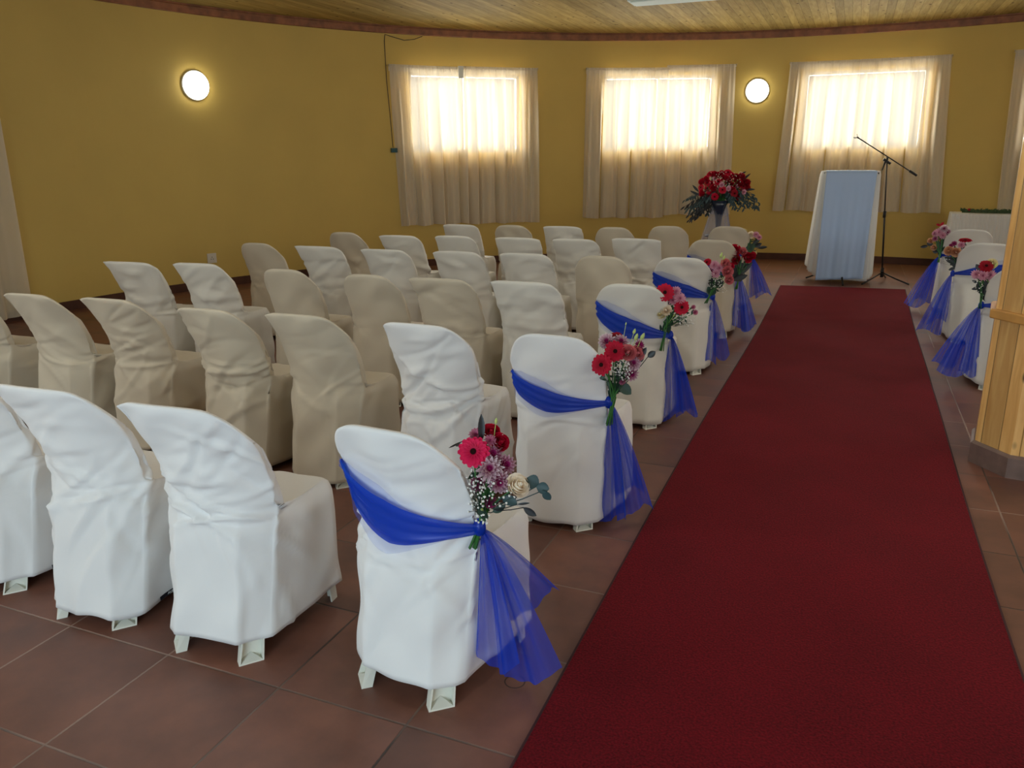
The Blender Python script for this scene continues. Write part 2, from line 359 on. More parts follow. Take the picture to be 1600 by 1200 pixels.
MT['mum_pink'] = mat_petal('pink_chrysanthemum', (0.40, 0.04, 0.14), (0.72, 0.38, 0.48), 0.006, 0.028)
MT['rose_cream'] = mat_petal('cream_rose', (0.88, 0.55, 0.42), (0.95, 0.87, 0.74), 0.004, 0.016)
MT['rose_pink'] = mat_petal('pink_rose', (0.55, 0.10, 0.12), (0.72, 0.22, 0.24), 0.004, 0.022)
MT['rose_peach'] = mat_petal('peach_rose', (0.70, 0.30, 0.16), (0.76, 0.46, 0.28), 0.004, 0.022)
MT['rose_yellow'] = mat_petal('pale_yellow_rose', (0.75, 0.55, 0.20), (0.80, 0.72, 0.42), 0.004, 0.022)
MT['rose_red'] = mat_petal('red_rose', (0.25, 0.004, 0.01), (0.48, 0.008, 0.03), 0.004, 0.022)
MT['vase'] = plain('dark_blue_glass_vase', (0.012, 0.022, 0.045), 0.12)
MT['garland'] = plain('garland_greenery', (0.03, 0.075, 0.02), 0.6, noise=0.4, nscale=30)
MT['lamp_base'] = plain('lamp_base', (0.75, 0.75, 0.7), 0.4)
MT['lamp_glow'] = mat_emit('lamp_glow', (1.0, 0.96, 0.78), 11.0)
MT['ceiling_fill_glow'] = mat_emit('added_ceiling_lamp_glow', (1.0, 0.97, 0.86), 38.0)  # glow of the added overhead fill lamps
MT['socket'] = plain('socket_plastic', (0.62, 0.58, 0.50), 0.4)
MT['hole'] = plain('socket_hole', (0.01, 0.01, 0.01), 0.8)
MT['cable'] = plain('brown_cable', (0.05, 0.03, 0.02), 0.6)
MT['plug'] = plain('teal_plug', (0.01, 0.07, 0.08), 0.5)
MT['fixture'] = plain('white_fixture_enamel', (0.72, 0.84, 0.80), 0.7, spec=0.05)

# ---------------------------------------------------------------- structure
def wall_arc(name, a0, a1, holes, mat):
    zs = sorted(set([0.0, HZ + 0.1] + [z for h in holes for z in h[2:4]]))
    an = set(np.arange(a0, a1 + 1e-6, 1.0).tolist() + [a1])
    for h in holes: an |= {h[0], h[1]}
    an = sorted(an); mb = MB(); T = 0.13
    def solid(am, zm): return not any(h[0] < am < h[1] and h[2] < zm < h[3] for h in holes)
    for i in range(len(an) - 1):
        for j in range(len(zs) - 1):
            am, zm = (an[i] + an[i + 1]) / 2, (zs[j] + zs[j + 1]) / 2
            if not solid(am, zm): continue
            for r, flip in ((HR, False), (HR + T, True)):
                q = [polar(an[i], r, zs[j]), polar(an[i + 1], r, zs[j]), polar(an[i + 1], r, zs[j + 1]), polar(an[i], r, zs[j + 1])]
                if flip: q.reverse()
                mb.add(q, [(0, 1, 2, 3)])
    for h in holes:
        aa = [a for a in an if h[0] <= a <= h[1]]
        for z in (h[2], h[3]):
            if z <= 0: continue
            for i in range(len(aa) - 1):
                mb.add([polar(aa[i], HR, z), polar(aa[i + 1], HR, z), polar(aa[i + 1], HR + T, z), polar(aa[i], HR + T, z)], [(0, 1, 2, 3)])
        for a in h[:2]:
            mb.add([polar(a, HR, h[2]), polar(a, HR + T, h[2]), polar(a, HR + T, h[3]), polar(a, HR, h[3])], [(0, 1, 2, 3)])
    for a in (a0, a1):
        mb.add([polar(a, HR, 0), polar(a, HR + T, 0), polar(a, HR + T, HZ + 0.1), polar(a, HR, HZ + 0.1)], [(0, 1, 2, 3)])
    o = mb.build(name, mat, None, False); o['kind'] = 'structure'; return o
wall_arc('wall_far', -112, 112, [(a, b, WZ0, WZ1) for a, b in WINDOWS + FILL_SIDE_WINDOWS], MT['wall'])
wall_arc('wall_near', 112, 248, [DOOR] + [(a, b, WZ0, WZ1) for a, b in FILL_NEAR_WINDOWS], MT['wall'])

def disc(name, z, r, mat, up=True):
    vs = [(HC.x, HC.y, z)] + [tuple(polar(a, r, z)) for a in range(0, 360, 3)]; N = len(vs) - 1
    fs = [(0, 1 + (k + 1) % N, 1 + k) if up else (0, 1 + k, 1 + (k + 1) % N) for k in range(N)]
    o = mobj(name, vs, fs, mat, None, False); o['kind'] = 'structure'; return o
disc('floor', 0.0, HR + 0.13, MT['floor'])
disc('ceiling', CZ, HR + 0.13, MT['ceil'], False)
def ring(name, a0, a1, prof, mat, step=1.5):
    n = int(round((a1 - a0) / step)); P = [[polar(a0 + (a1 - a0) * i / n, HR - d, z) for d, z in prof] for i in range(n + 1)]
    o = MB().grid(P).build(name, mat, None, False); o['kind'] = 'structure'; return o
ring('baseboard_far', -112, 112, [(0.0, 0.0), (0.013, 0.0), (0.013, 0.095), (0.008, 0.10), (0.0, 0.10)], MT['skirt'])
ring('baseboard_near', 199.5, 248, [(0.0, 0.0), (0.013, 0.0), (0.013, 0.095), (0.0, 0.10)], MT['skirt'])
ring('trim_1', -180, 180, [(0.0, 3.195), (0.035, 3.195), (0.04, 3.20), (0.04, 3.275), (0.03, 3.285), (0.03, 3.30)], MT['cornice'])

for i, (a0, a1) in enumerate(WINDOWS + FILL_SIDE_WINDOWS + FILL_NEAR_WINDOWS):  # side and near ones are unseen, added to let in fill light
    root = empty('window_%d' % (i + 1)); root['kind'] = 'structure'
    A = polar(a0, HR + 0.085); B = polar(a1, HR + 0.085); mid = (A + B) / 2; d = B - A; W = d.length; rz = math.atan2(d.y, d.x)
    root.location = (mid.x, mid.y, 0); root.rotation_euler = (0, 0, rz)
    f = MB(); t = 0.05
    f.box((0, 0, WZ0 + t / 2), (W, 0.05, t)).box((0, 0, WZ1 - t / 2), (W, 0.05, t))
    f.box((-W / 2 + t / 2, 0, (WZ0 + WZ1) / 2), (t, 0.05, WZ1 - WZ0)).box((W / 2 - t / 2, 0, (WZ0 + WZ1) / 2), (t, 0.05, WZ1 - WZ0))
    f.box((0, 0, (WZ0 + WZ1) / 2), (0.035, 0.045, WZ1 - WZ0))
    f.build('window_frame', MT['frame'], root, False)
    MB().box((0, 0, (WZ0 + WZ1) / 2), (W - 0.06, 0.006, WZ1 - WZ0 - 0.06)).build('window_pane', MT['glass'], root, False)

# the red aisle carpet
def carpet():
    mb = MB(); ys = np.linspace(-1.2, 10.36, 150); P = []
    def lift(x, y): return 0.004 * math.exp(-((y - 8.35 - 0.25 * x) / 0.12) ** 2)
    root = empty('aisle_carpet', (0, 4.6, 0), 0, 'long plain red carpet running down the tiled aisle to the lectern', 'carpet')
    for y in ys:
        wob = 0.012 * math.sin(y * 0.9 + 1.0) ; e = (y - ys[0]) / (ys[-1] - ys[0])
        xl = -0.692 + wob; xr = 0.637 + 0.05 * max(0, (y - 6) / 4) + 0.008 * math.sin(y * 1.3)
        P.append([(xl, y)] + [(xl + (xr - xl) * k / 12, y) for k in range(1, 12)] + [(xr, y)])
    def sk(x, y): return y + (0.12 * (x + 0.69) if y > 10 else 0)
    top = [[Vector((x, sk(x, y) - 4.6, 0.008 + lift(x, y))) for x, y in r] for r in P]
    MB().grid(top).build('pile', MT['carpet'], root)
    e = MB()
    for side in (0, -1):
        s = -1 if side == 0 else 1
        e.grid([[Vector((r[side][0], sk(*r[side]) - 4.6, 0.0085)), Vector((r[side][0] + s * 0.008, sk(*r[side]) - 4.6, 0.0075)), Vector((r[side][0] + s * 0.010, sk(*r[side]) - 4.6, 0.0))] for r in P])
    lst = P[-1]; e.grid([[Vector((x, sk(x, y) - 4.6, 0.0085)), Vector((x, sk(x, y) - 4.6 + 0.010, 0.0))] for x, y in lst])
    e.build('bound_edge', MT['carpet_edge'], root)
carpet()

# octagonal pine clad column
def column():
    cx, cy = 1.012, 4.65; root = empty('pine_column', (cx, cy, 0), 0, 'octagonal column clad in varnished knotty pine boards on a slate plinth', 'column')
    a0 = math.atan2(4.573 - cy, 0.708 - cx)
    def octo(r, z): return [Vector((r * math.cos(a0 + k * PI / 4), r * math.sin(a0 + k * PI / 4), z)) for k in range(8)]
    def prism(prof, name, mat):
        mb = MB(); rows = [octo(r, z) for r, z in prof]
        for i in range(len(rows) - 1):
            for k in range(8):
                mb.add([rows[i][k], rows[i][(k + 1) % 8], rows[i + 1][(k + 1) % 8], rows[i + 1][k]], [(0, 1, 2, 3)])
        return mb.build(name, mat, root, False)
    prism([(0.314, 0.0), (0.314, 0.105), (0.300, 0.118), (0.285, 0.118)], 'plinth', MT['stone'])
    # boards with a UV running round the column
    r = 0.294; n = 8; vs = []; fs = []; uv = []; side = 2 * r * math.sin(PI / 8)
    o1 = octo(r, 0.11); o2 = octo(r, CZ)
    for k in range(8):
        b = len(vs); vs += [o1[k], o1[(k + 1) % 8], o2[(k + 1) % 8], o2[k]]; fs.append((b, b + 1, b + 2, b + 3))
        u0, u1 = k * 0.24, (k + 1) * 0.24; uv += [(u0, 0.11), (u1, 0.11), (u1, CZ), (u0, CZ)]
    ob = mobj('pine_cladding', vs, fs, MT['pine'], root, False)
    lay = ob.data.uv_layers.new(name='UVMap')
    for i, c in enumerate(uv): lay.data[i].uv = c
    prism([(0.29, 0.772), (0.316, 0.772), (0.320, 0.778), (0.320, 0.812), (0.314, 0.820), (0.29, 0.820)], 'rail', MT['pine_rail'])
column()

# ---------------------------------------------------------------- chairs in cloth covers
def sstep(a, b, x):
    t = np.clip((x - a) / (b - a), 0, 1); return t * t * (3 - 2 * t)
class Cover:
    """the fabric of one covered chair, faces +y, origin on the floor under the seat"""
    def __init__(s, seed, loose=0.0, H=0.85, hem=0.05, ear_l=0.0, ear_r=0.0, fine=False, drop=0.10, folds=14, famp=1.0, straight=0.0):
        s.rng = np.random.RandomState(seed); s.loose = loose; s.H = H; s.hem = hem; s.el = ear_l * 0.75; s.er = ear_r * 0.75
        s.drop = drop; s.nu, s.ns, s.ka, s.kb, s.kc = (45, 16, 24, 9, 32) if fine else (27, 10, 14, 7, 18)
        s.nf = int(folds * 1.6); s.famp = famp; s.straight = straight
    def rear(s, z):
        h0 = [0, 0.20, 0.44, 0.50, 0.56, 0.70, 0.85]; yy = [-0.254, -0.217, -0.184, -0.178, -0.178, -0.205, -0.258]
        y = np.interp(z, h0, yy)
        ys = np.interp(z, [0, 0.85], [-0.250, -0.262])      # cloth hanging straight from the top
        return y * (1 - s.straight) + (ys * 0.75 + y * 0.25) * s.straight
    def halfw(s, z):
        return np.interp(z, [0.0, 0.3, 0.46, 0.55, 0.68, 0.78, 0.87], [0.195, 0.201, 0.209, 0.210, 0.211, 0.209, 0.204])
    def ztop(s, u):
        dr = s.drop * 0.85; dl = s.drop if s.loose < 0.15 else 0.010 + 0.10 * s.drop
        z = s.H - np.where(u < 0, dl * np.abs(u) ** (5.0 if s.loose < 0.15 else 12.0), dr * np.abs(u) ** (5.0 if s.loose < 0.6 else 8.0)) + 0.008 * (1 - u * u)
        z = z + np.where(u < 0, s.el, s.er) * 0.35 * np.abs(u) ** 6
        return z
    def bow(s, u, z):
        b = np.interp(z, [0.44, 0.50, 0.60, 0.72, 0.85], [0.03, 0.085, 0.080, 0.055, 0.025]); return b * np.abs(u) ** 2.2
    def facet(s, u, z, w):
        f = 0.062 * np.clip((np.abs(u) * w - 0.120) / 0.06, 0, 1.3); return f * (1 - sstep(0.40, 0.54, z))
    def point_rear(s, u, z, off=0.0):
        """a point on the back of the cover, pushed out by off"""
        w = s.halfw(z); x = w * u; y = s.rear(z) + s.bow(u, z) + s.facet(u, z, w)
        return Vector((x * (1 + off / w), y - off, z))
    def mesh(s):
        nu, ns = s.nu, s.ns; u = np.linspace(-1, 1, nu); ur = np.sign(u) * (1 - (1 - np.abs(u)) ** 1.25)
        K = s.ka + s.kb + s.kc; L = 2 * nu + 2 * ns; V = np.zeros((K, L, 3)); d = (np.arange(ns) + 1) / (ns + 1)
        hemj = s.rng.uniform(-0.004, 0.004, 6)
        for k in range(K):
            if k < s.ka:
                t = k / (s.ka - 1); zr = s.hem + (0.45 - s.hem) * t; zf = s.hem + 0.0 + (0.470 - s.hem) * t
                yf = np.interp(t, [0, 0.93, 1], [0.250, 0.248, 0.240]); wf = np.interp(t, [0, 0.93, 1], [0.232, 0.222, 0.215])
                rz = np.full(nu, zr); ry = s.rear(rz); w = s.halfw(rz)
                rx = w * ur; ry = ry + s.bow(ur, rz) * sstep(0.40, 0.46, rz) + s.facet(ur, rz, w)
                fx = wf * ur; fz = np.full(nu, zf); fy = yf - 0.022 * np.abs(ur) ** 8
            elif k < s.ka + s.kb:
                t = (k - s.ka + 1) / s.kb; zr = 0.45 + 0.06 * t; rz = np.full(nu, zr); w = s.halfw(rz)
                rx = w * ur; ry = s.rear(rz) + s.bow(ur, rz) + s.facet(ur, rz, w)
                yf = np.interp(t, [0, 0.15, 1], [0.240, 0.215, -0.055]); zc = np.interp(t, [0, 0.15, 0.5, 1], [0.470, 0.482, 0.479, 0.476])
                wf = np.interp(t, [0, 0.15, 1], [0.215, 0.206, 0.202])
                fx = wf * ur; fz = np.full(nu, zc); fy = yf - 0.022 * (1 - t) * np.abs(ur) ** 8 + 0.085 * t * np.abs(ur) ** 2.2
            else:
                t = (k - s.ka - s.kb + 1) / s.kc; zt = s.ztop(ur); rz = 0.51 + (zt - 0.51) * t; w = s.halfw(rz)
                e = np.where(ur < 0, s.el, s.er) * (t ** 4) * np.abs(ur) ** 8
                bag = 0.0
                rx = w * ur + np.sign(ur) * e; ry = s.rear(rz) + s.bow(ur, rz) - bag
                fz = 0.476 + (zt - 0.476) * t; th = np.interp(t, [0, 0.3, 0.9, 1.0], [0.050, 0.035, 0.026, 0.014])
                fx = rx * 0.985; fy = s.rear(fz) + s.bow(ur, fz) + th + s.straight * 0.05 * np.sin(PI * min(1, t))
            side = lambda i: np.stack([rx[i] + (fx[i] - rx[i]) * d, ry[i] + (fy[i] - ry[i]) * d, rz[i] + (fz[i] - rz[i]) * d], 1)
            R = side(-1); Lf = side(0)[::-1]
            if k < s.ka:
                tt = k / (s.ka - 1); bulge = 0.010 * np.sin(d * PI) * (1 - tt)
                R[:, 0] += bulge; Lf[:, 0] -= bulge
            V[k, :nu] = np.stack([rx, ry, rz], 1); V[k, nu:nu + ns] = R
            V[k, nu + ns:2 * nu + ns] = np.stack([fx, fy, fz], 1)[::-1]; V[k, 2 * nu + ns:] = Lf
        # hem line waves a little
        ang = np.linspace(0, 2 * PI, L, endpoint=False); fade = np.exp(-np.arange(K) / 4.0)[:, None]
        V[:, :, 2] += fade * sum(hemj[i] * np.sin((i + 1) * ang + i) for i in range(6))[None, :]
        # normals
        du = np.roll(V, -1, 1) - np.roll(V, 1, 1); dv = np.zeros_like(V); dv[1:-1] = V[2:] - V[:-2]; dv[0] = V[1] - V[0]; dv[-1] = V[-1] - V[-2]
        N = np.cross(du, dv); N /= np.linalg.norm(N, axis=2, keepdims=True) + 1e-9
        S = np.zeros((K, L)); seg = np.linalg.norm(np.roll(V, -1, 1) - V, axis=2); S[:, 1:] = np.cumsum(seg, 1)[:, :-1]
        mid = S[:, nu // 2][:, None]; S = S - mid; per = seg.sum(1)[:, None]; S = (S + per / 2) % per - per / 2
        Z = V[:, :, 2]; D = np.zeros((K, L)); rg = s.rng
        for i in range(s.nf):
            kind = rg.choice(['waist', 'upper', 'drape', 'hem', 'side'], p=[0.28, 0.24, 0.22, 0.16, 0.10])
            if kind == 'waist': p = (rg.uniform(-0.18, 0.2), rg.uniform(0.42, 0.60)); a = rg.normal(0, 0.30); Lh = rg.uniform(0.06, 0.18); sg = rg.uniform(0.007, 0.014); am = rg.choice([-1, 1]) * rg.uniform(0.004, 0.010)
            elif kind == 'upper': p = (rg.uniform(-0.15, 0.15), rg.uniform(0.60, 0.80)); a = rg.normal(0.2, 0.35); Lh = rg.uniform(0.04, 0.14); sg = rg.uniform(0.008, 0.02); am = rg.choice([-1, 1]) * rg.uniform(0.003, 0.009) * (0.35 + s.loose)
            elif kind == 'drape': p = (rg.uniform(-0.2, 0.25), rg.uniform(0.3, 0.55)); a = rg.choice([-1, 1]) * rg.uniform(0.6, 1.1); Lh = rg.uniform(0.08, 0.2); sg = rg.uniform(0.009, 0.02); am = rg.choice([-1, 1]) * rg.uniform(0.003, 0.008)
            elif kind == 'hem': p = (rg.uniform(-0.5, 0.5), rg.uniform(0.05, 0.22)); a = PI / 2 + rg.normal(0, 0.15); Lh = rg.uniform(0.08, 0.2); sg = rg.uniform(0.010, 0.03); am = rg.choice([-1, 1]) * rg.uniform(0.003, 0.008)
            else: p = (rg.choice([-1, 1]) * rg.uniform(0.24, 0.5), rg.uniform(0.2, 0.42)); a = rg.normal(0, 0.8); Lh = rg.uniform(0.06, 0.16); sg = rg.uniform(0.008, 0.016); am = rg.choice([-1, 1]) * rg.uniform(0.003, 0.007)
            cur = rg.uniform(-1.5, 1.5)
            x = S - p[0]; z = Z - p[1]; al = x * math.cos(a) + z * math.sin(a); ac = -x * math.sin(a) + z * math.cos(a) - cur * al * al
            Lh *= 1.5; sg *= 0.9
            env = np.exp(-0.5 * (ac / sg) ** 2 - (al / Lh) ** 2)
            D += 1.0 * am * s.famp * env * (1 - 1.3 * ac / sg * (1 if i % 2 else -1))
        if s.loose > 0.4:      # the pocket of a loose cover sags over the waist in one bold crease
            zc = rg.uniform(0.50, 0.58); sl = rg.normal(0, 0.15)
            q = Z - zc - sl * S; D += s.loose * 0.012 * np.exp(-0.5 * ((q - 0.02) / 0.02) ** 2) - s.loose * 0.008 * np.exp(-0.5 * ((q + 0.014) / 0.010) ** 2)
        ph = rg.uniform(0, 6, 6)
        D += 0.0030 * (np.sin(S * 31 + ph[0] + 3 * np.sin(Z * 9 + ph[1])) + np.sin(Z * 27 + ph[2] + 2 * np.sin(S * 13 + ph[3])))
        D = np.where(Z < 0.40, np.maximum(D, -0.005), D)
        topfade = np.ones(K); topfade[-3:] = [0.6, 0.3, 0.0]
        seat = np.ones((K, L)); kk = slice(s.ka, s.ka + s.kb); seat[kk, nu + ns // 2:] = 0.25
        V += N * (D * topfade[:, None] * seat)[:, :, None]
        V[:, :, 2] = np.maximum(V[:, :, 2], 0.012)
        faces = []
        for k in range(K - 1):
            for i in range(L):
                j = (i + 1) % L; faces.append((k * L + i, k * L + j, (k + 1) * L + j, (k + 1) * L + i))
        b = (K - 1) * L
        def fr(i): return b + 2 * nu + ns - 1 - i
        for i in range(nu - 1): faces.append((b + i, b + i + 1, fr(i + 1), fr(i)))
        faces.append([b + nu - 1] + [b + nu + j for j in range(ns)] + [fr(nu - 1)])
        faces.append([b + 0, fr(0)] + [b + 2 * nu + ns + j for j in range(ns)])
        s.V = V
        return V.reshape(-1, 3), faces

def rear_leg(sx):
    """a moulded channel leg, splayed back, open to the rear with a small web at the foot"""
    mb = MB()
    def sec(z):
        g = min(1.0, z / 0.09); f = z / 0.40; ins, out = (0.122 - 0.004 * g) * sx, (0.178 - 0.014 * g) * sx; y0 = -0.245 + 0.085 * f + 0.018 * g; a = Vector((ins, y0, z)); c = Vector((out, y0 + 0.056, z))
        dirn = (c - a).normalized(); nrm = Vector((-dirn.y, dirn.x, 0)); nrm = nrm if nrm.y > 0 else -nrm
        t = 0.005; dp = 0.034
        return [a, a + nrm * dp, c + nrm * dp, c, c - dirn * t, c - dirn * t + nrm * (dp - t), a + dirn * t + nrm * (dp - t), a + dirn * t]
    P = [sec(z) for z in (0.0, 0.09, 0.25, 0.40)]
    n = 8; vs = [p for r in P for p in r]; fs = []
    for i in range(3):
        for k in range(n): fs.append((i * n + k, i * n + (k + 1) % n, (i + 1) * n + (k + 1) % n, (i + 1) * n + k))
    fs += [(7, 6, 1, 0), (6, 5, 2, 1), (5, 4, 3, 2)]
    mb.add(vs, fs)
    s0, s1 = sec(0.0), sec(0.004); s2 = sec(0.022)      # web closing the foot
    mid = (s2[6] + s2[5]) / 2
    mb.add([s0[7], s0[4], s0[5], s0[6], (s1[7]), (s1[4]), mid], [(0, 1, 2, 3), (4, 5, 6), (0, 1, 5, 4), (4, 6, 3), (5, 2, 6)])
    return mb
def front_leg(sx):
    mb = MB()
    def sec(z):
        f = z / 0.43; x = (0.212 - 0.018 * f) * sx; y = 0.225 - 0.02 * f; w = 0.038 + 0.01 * f; t = 0.005
        return [Vector(p) for p in ((x, y, z), (x - w * sx, y, z), (x - w * sx, y - t, z), (x - t * sx, y - t, z), (x - t * sx, y - w, z), (x, y - w, z))]
    P = [sec(z) for z in (0.0, 0.2, 0.43)]; n = 6; vs = [p for r in P for p in r]; fs = [(0, 1, 2, 3), (0, 3, 4, 5)]
    for i in range(2):
        for k in range(n): fs.append((i * n + k, i * n + (k + 1) % n, (i + 1) * n + (k + 1) % n, (i + 1) * n + k))
    mb.add(vs, fs); return mb
LEGS = None
def covered_chair(x, y, rot, label, group, seed, mat, tag=None, **kw):
    global LEGS
    root = empty('covered_chair', (x, y, 0), R_(rot), label, 'chair', group)
    cv = Cover(seed, **kw); vs, fs = cv.mesh()
    ob = mobj('chair_cover', vs, fs, MT['cover'][mat], root)
    sol = ob.modifiers.new('cloth', 'SOLIDIFY'); sol.thickness = 0.003; sol.offset = -1
    if LEGS is None:
        LEGS = [rear_leg(-1).build('leg', MT['plastic'], root, False), rear_leg(1).build('leg', MT['plastic'], root, False),
                front_leg(-1).build('leg', MT['plastic'], root, False), front_leg(1).build('leg', MT['plastic'], root, False)]
    else:
        for lg in LEGS:
            c = lg.copy(); COL.objects.link(c); c.parent = root
    if tag:
        k, i0, i1 = tag; V = cv.V; n = 6
        idx = np.linspace(i0, i1, n); pts = []
        for f in idx:
            i = int(f); fr = f - i; p = V[1, i] * (1 - fr) + V[1, i + 1] * fr; q = V[0, i] * (1 - fr) + V[0, i + 1] * fr
            pts.append((Vector(p), Vector(q)))
        nrm = (pts[-1][0] - pts[0][0]).cross(Vector((0, 0, 1))).normalized(); 
        if nrm.x < 0: nrm = -nrm
        mb = MB(); mb.grid([[q + (p - q) * 0.15 + nrm * 0.003 + Vector((0, 0, 0.0)), q + Vector((0, 0, 0.018)) + nrm * 0.003] for p, q in pts])
        tg = mb.build('maker_tag', MT['tag'], ob); tg['label'] = 'small black tag with white lettering sewn at the hem'
        tx = bpy.data.curves.new('t', 'FONT'); tx.body = 'AUSTEX'; tx.size = 0.013; tx.align_x = 'CENTER'; tx.align_y = 'CENTER'; tx.extrude = 0.0004
        to = bpy.data.objects.new('t', tx); COL.objects.link(to); bpy.context.view_layer.update()
        me = bpy.data.meshes.new_from_object(to.evaluated_get(bpy.context.evaluated_depsgraph_get())); bpy.data.objects.remove(to)
        me.materials.clear(); me.materials.append(MT['tag_text'])
        lo = bpy.data.objects.new('tag_lettering', me); COL.objects.link(lo); lo.parent = ob
        c = sum((q + Vector((0, 0, 0.011)) for p, q in pts), Vector()) / n + nrm * 0.0045
        xx = (pts[-1][0] - pts[0][0]); xx.z = 0; xx.normalize(); zz = nrm; yy = zz.cross(xx)
        if yy.z < 0: xx = -xx; yy = zz.cross(xx)
        mm = Matrix.Identity(4)
        for r in range(3): mm[r][0] = xx[r]; mm[r][1] = yy[r]; mm[r][2] = zz[r]; mm[r][3] = c[r]
        # keep the lettering within two levels below the thing: it is joined to the tag
        bmj = bmesh.new(); bmj.from_mesh(me); bmesh.ops.transform(bmj, matrix=mm, verts=bmj.verts)
        bmj.to_mesh(me); bmj.free()
        tg.data.materials.append(MT['tag_text'])
        base = bmesh.new(); base.from_mesh(tg.data); nf = len(base.faces); base.from_mesh(me); base.faces.ensure_lookup_table()
        for fc in list(base.faces)[nf:]: fc.material_index = 1
        base.to_mesh(tg.data); base.free(); bpy.data.objects.remove(lo)
    return root, cv

ROWN = {1: 'back row, nearest the camera', 2: 'second row from the back', 3: 'third row from the back', 4: 'fourth row from the back', 5: 'fifth row from the back', 6: 'front row, by the windows'}
ROWS = {
 1: [(-1.105, 1.99, -4, 0), (-1.815, 1.935, 5, 0), (-2.365, 1.93, 5, 0), (-2.945, 1.95, 5, 0)],
 2: [(-1.075, 3.26, -2, 0), (-1.69, 3.26, -1, 0), (-2.33, 3.26, 1, 1), (-2.86, 3.22, 1, 1), (-3.56, 3.27, 2, 1), (-4.12, 3.23, 2, 1), (-4.80, 3.22, 3, 1)],
 3: [(-1.13, 4.68, 3, 2), (-1.72, 4.56, 0, 2), (-2.25, 4.51, 1, 1), (-2.78, 4.50, 2, 1), (-3.44, 4.53, 2, 1), (-4.22, 4.58, 4, 2), (-4.76, 4.47, 5, 2)],
 4: [(-1.10, 6.00, 5, 2), (-1.66, 5.90, 2, 1), (-2.24, 5.87, 1, 2), (-2.79, 5.82, 2, 2), (-3.40, 5.76, 1, 2), (-4.06, 5.78, 2, 2), (-4.75, 5.83, 3, 1)],
 5: [(-1.09, 7.32, 3, 1), (-1.73, 7.22, 2, 2), (-2.22, 7.02, 1, 2), (-2.76, 6.97, 1, 2), (-3.38, 6.95, 0, 2), (-3.90, 6.83, 2, 2), (-4.60, 6.94, 3, 1)],
 6: [(-1.14, 8.72, 3, 1), (-1.74, 8.58, 3, 1), (-2.23, 8.28, 2, 1), (-2.77, 8.24, 2, 2), (-3.33, 8.20, 1, 1), (-3.90, 8.12, 1, 2)],
}
# silhouette of each cover: (loose, ear left, ear right, corner drop, folds)
STY = {
 (1, 0): dict(drop=0.12, folds=18, famp=1.0, hem=0.075, seed=3), (1, 1): dict(loose=0.35, ear_l=0.03, drop=0.13, folds=20, famp=1.1, hem=0.075, seed=11),
 (1, 2): dict(loose=0.3, ear_l=0.05, drop=0.12, folds=18, hem=0.045, seed=12), (1, 3): dict(drop=0.12, folds=20, hem=0.045, seed=13),
 (2, 0): dict(drop=0.11, folds=6, famp=0.6, hem=0.03, straight=0.75, seed=14), (2, 1): dict(drop=0.10, folds=26, famp=1.3, hem=0.04, seed=15, loose=0.3),
 (2, 2): dict(loose=0.3, ear_l=0.03, drop=0.12, folds=10, famp=0.7, hem=0.03, seed=16), (2, 3): dict(loose=0.3, ear_l=0.01, drop=0.13, folds=16, hem=0.03, seed=17),
 (2, 4): dict(loose=0.5, ear_l=0.045, drop=0.12, folds=16, famp=0.8, hem=0.03, seed=18), (2, 5): dict(loose=0.2, ear_l=0.03, drop=0.14, folds=8, famp=0.6, hem=0.03, seed=19),
 (3, 0): dict(drop=0.10, folds=9, famp=0.6, hem=0.03, straight=0.5, seed=20), (3, 1): dict(loose=0.7, ear_l=0.03, drop=0.07, folds=18, hem=0.03, seed=21),
 (3, 2): dict(loose=0.6, ear_l=0.03, drop=0.10, folds=12, hem=0.03, seed=22), (3, 3): dict(drop=0.13, folds=6, famp=0.4, hem=0.03, seed=23),
 (3, 4): dict(drop=0.13, folds=8, famp=0.5, hem=0.03, seed=24), (3, 5): dict(loose=0.6, ear_l=0.035, drop=0.12, folds=16, hem=0.03, seed=25),
 (3, 6): dict(loose=0.9, ear_l=0.045, ear_r=0.01, drop=0.05, folds=18, hem=0.03, seed=26),
 (4, 0): dict(drop=0.12, folds=10, hem=0.03, seed=30), (4, 1): dict(drop=0.11, folds=8, famp=0.6, hem=0.02, straight=0.8, seed=31),
 (4, 2): dict(loose=0.7, ear_l=0.015, drop=0.07, folds=8, famp=0.6, seed=32), (4, 3): dict(loose=0.6, ear_l=0.02, drop=0.09, folds=10, seed=33),
 (4, 4): dict(loose=0.7, ear_l=0.04, drop=0.07, folds=12, seed=34), (4, 5): dict(loose=0.9, ear_l=0.05, drop=0.04, folds=16, seed=35), (4, 6): dict(drop=0.13, folds=8, famp=0.6, seed=36),
 (5, 0): dict(drop=0.11, folds=4, famp=0.4, seed=40), (5, 1): dict(loose=1.0, ear_l=0.02, ear_r=0.02, drop=0.02, folds=14, seed=41),
 (5, 2): dict(loose=0.7, ear_l=0.02, drop=0.07, folds=16, seed=42), (5, 3): dict(loose=1.0, ear_l=0.015, ear_r=0.015, drop=0.02, folds=8, seed=43),
 (5, 4): dict(loose=0.7, drop=0.07, folds=10, seed=44), (5, 5): dict(loose=0.9, ear_l=0.025, drop=0.06, folds=16, seed=45), (5, 6): dict(drop=0.14, folds=10, seed=46),
 (6, 0): dict(drop=0.11, folds=3, famp=0.3, seed=50), (6, 1): dict(drop=0.11, folds=3, famp=0.3, seed=51), (6, 2): dict(drop=0.12, folds=4, famp=0.4, seed=52),
 (6, 3): dict(loose=0.9, ear_l=0.01, drop=0.03, folds=12, seed=53), (6, 4): dict(drop=0.09, folds=8, seed=54), (6, 5): dict(loose=0.8, drop=0.04, folds=6, seed=55),
}
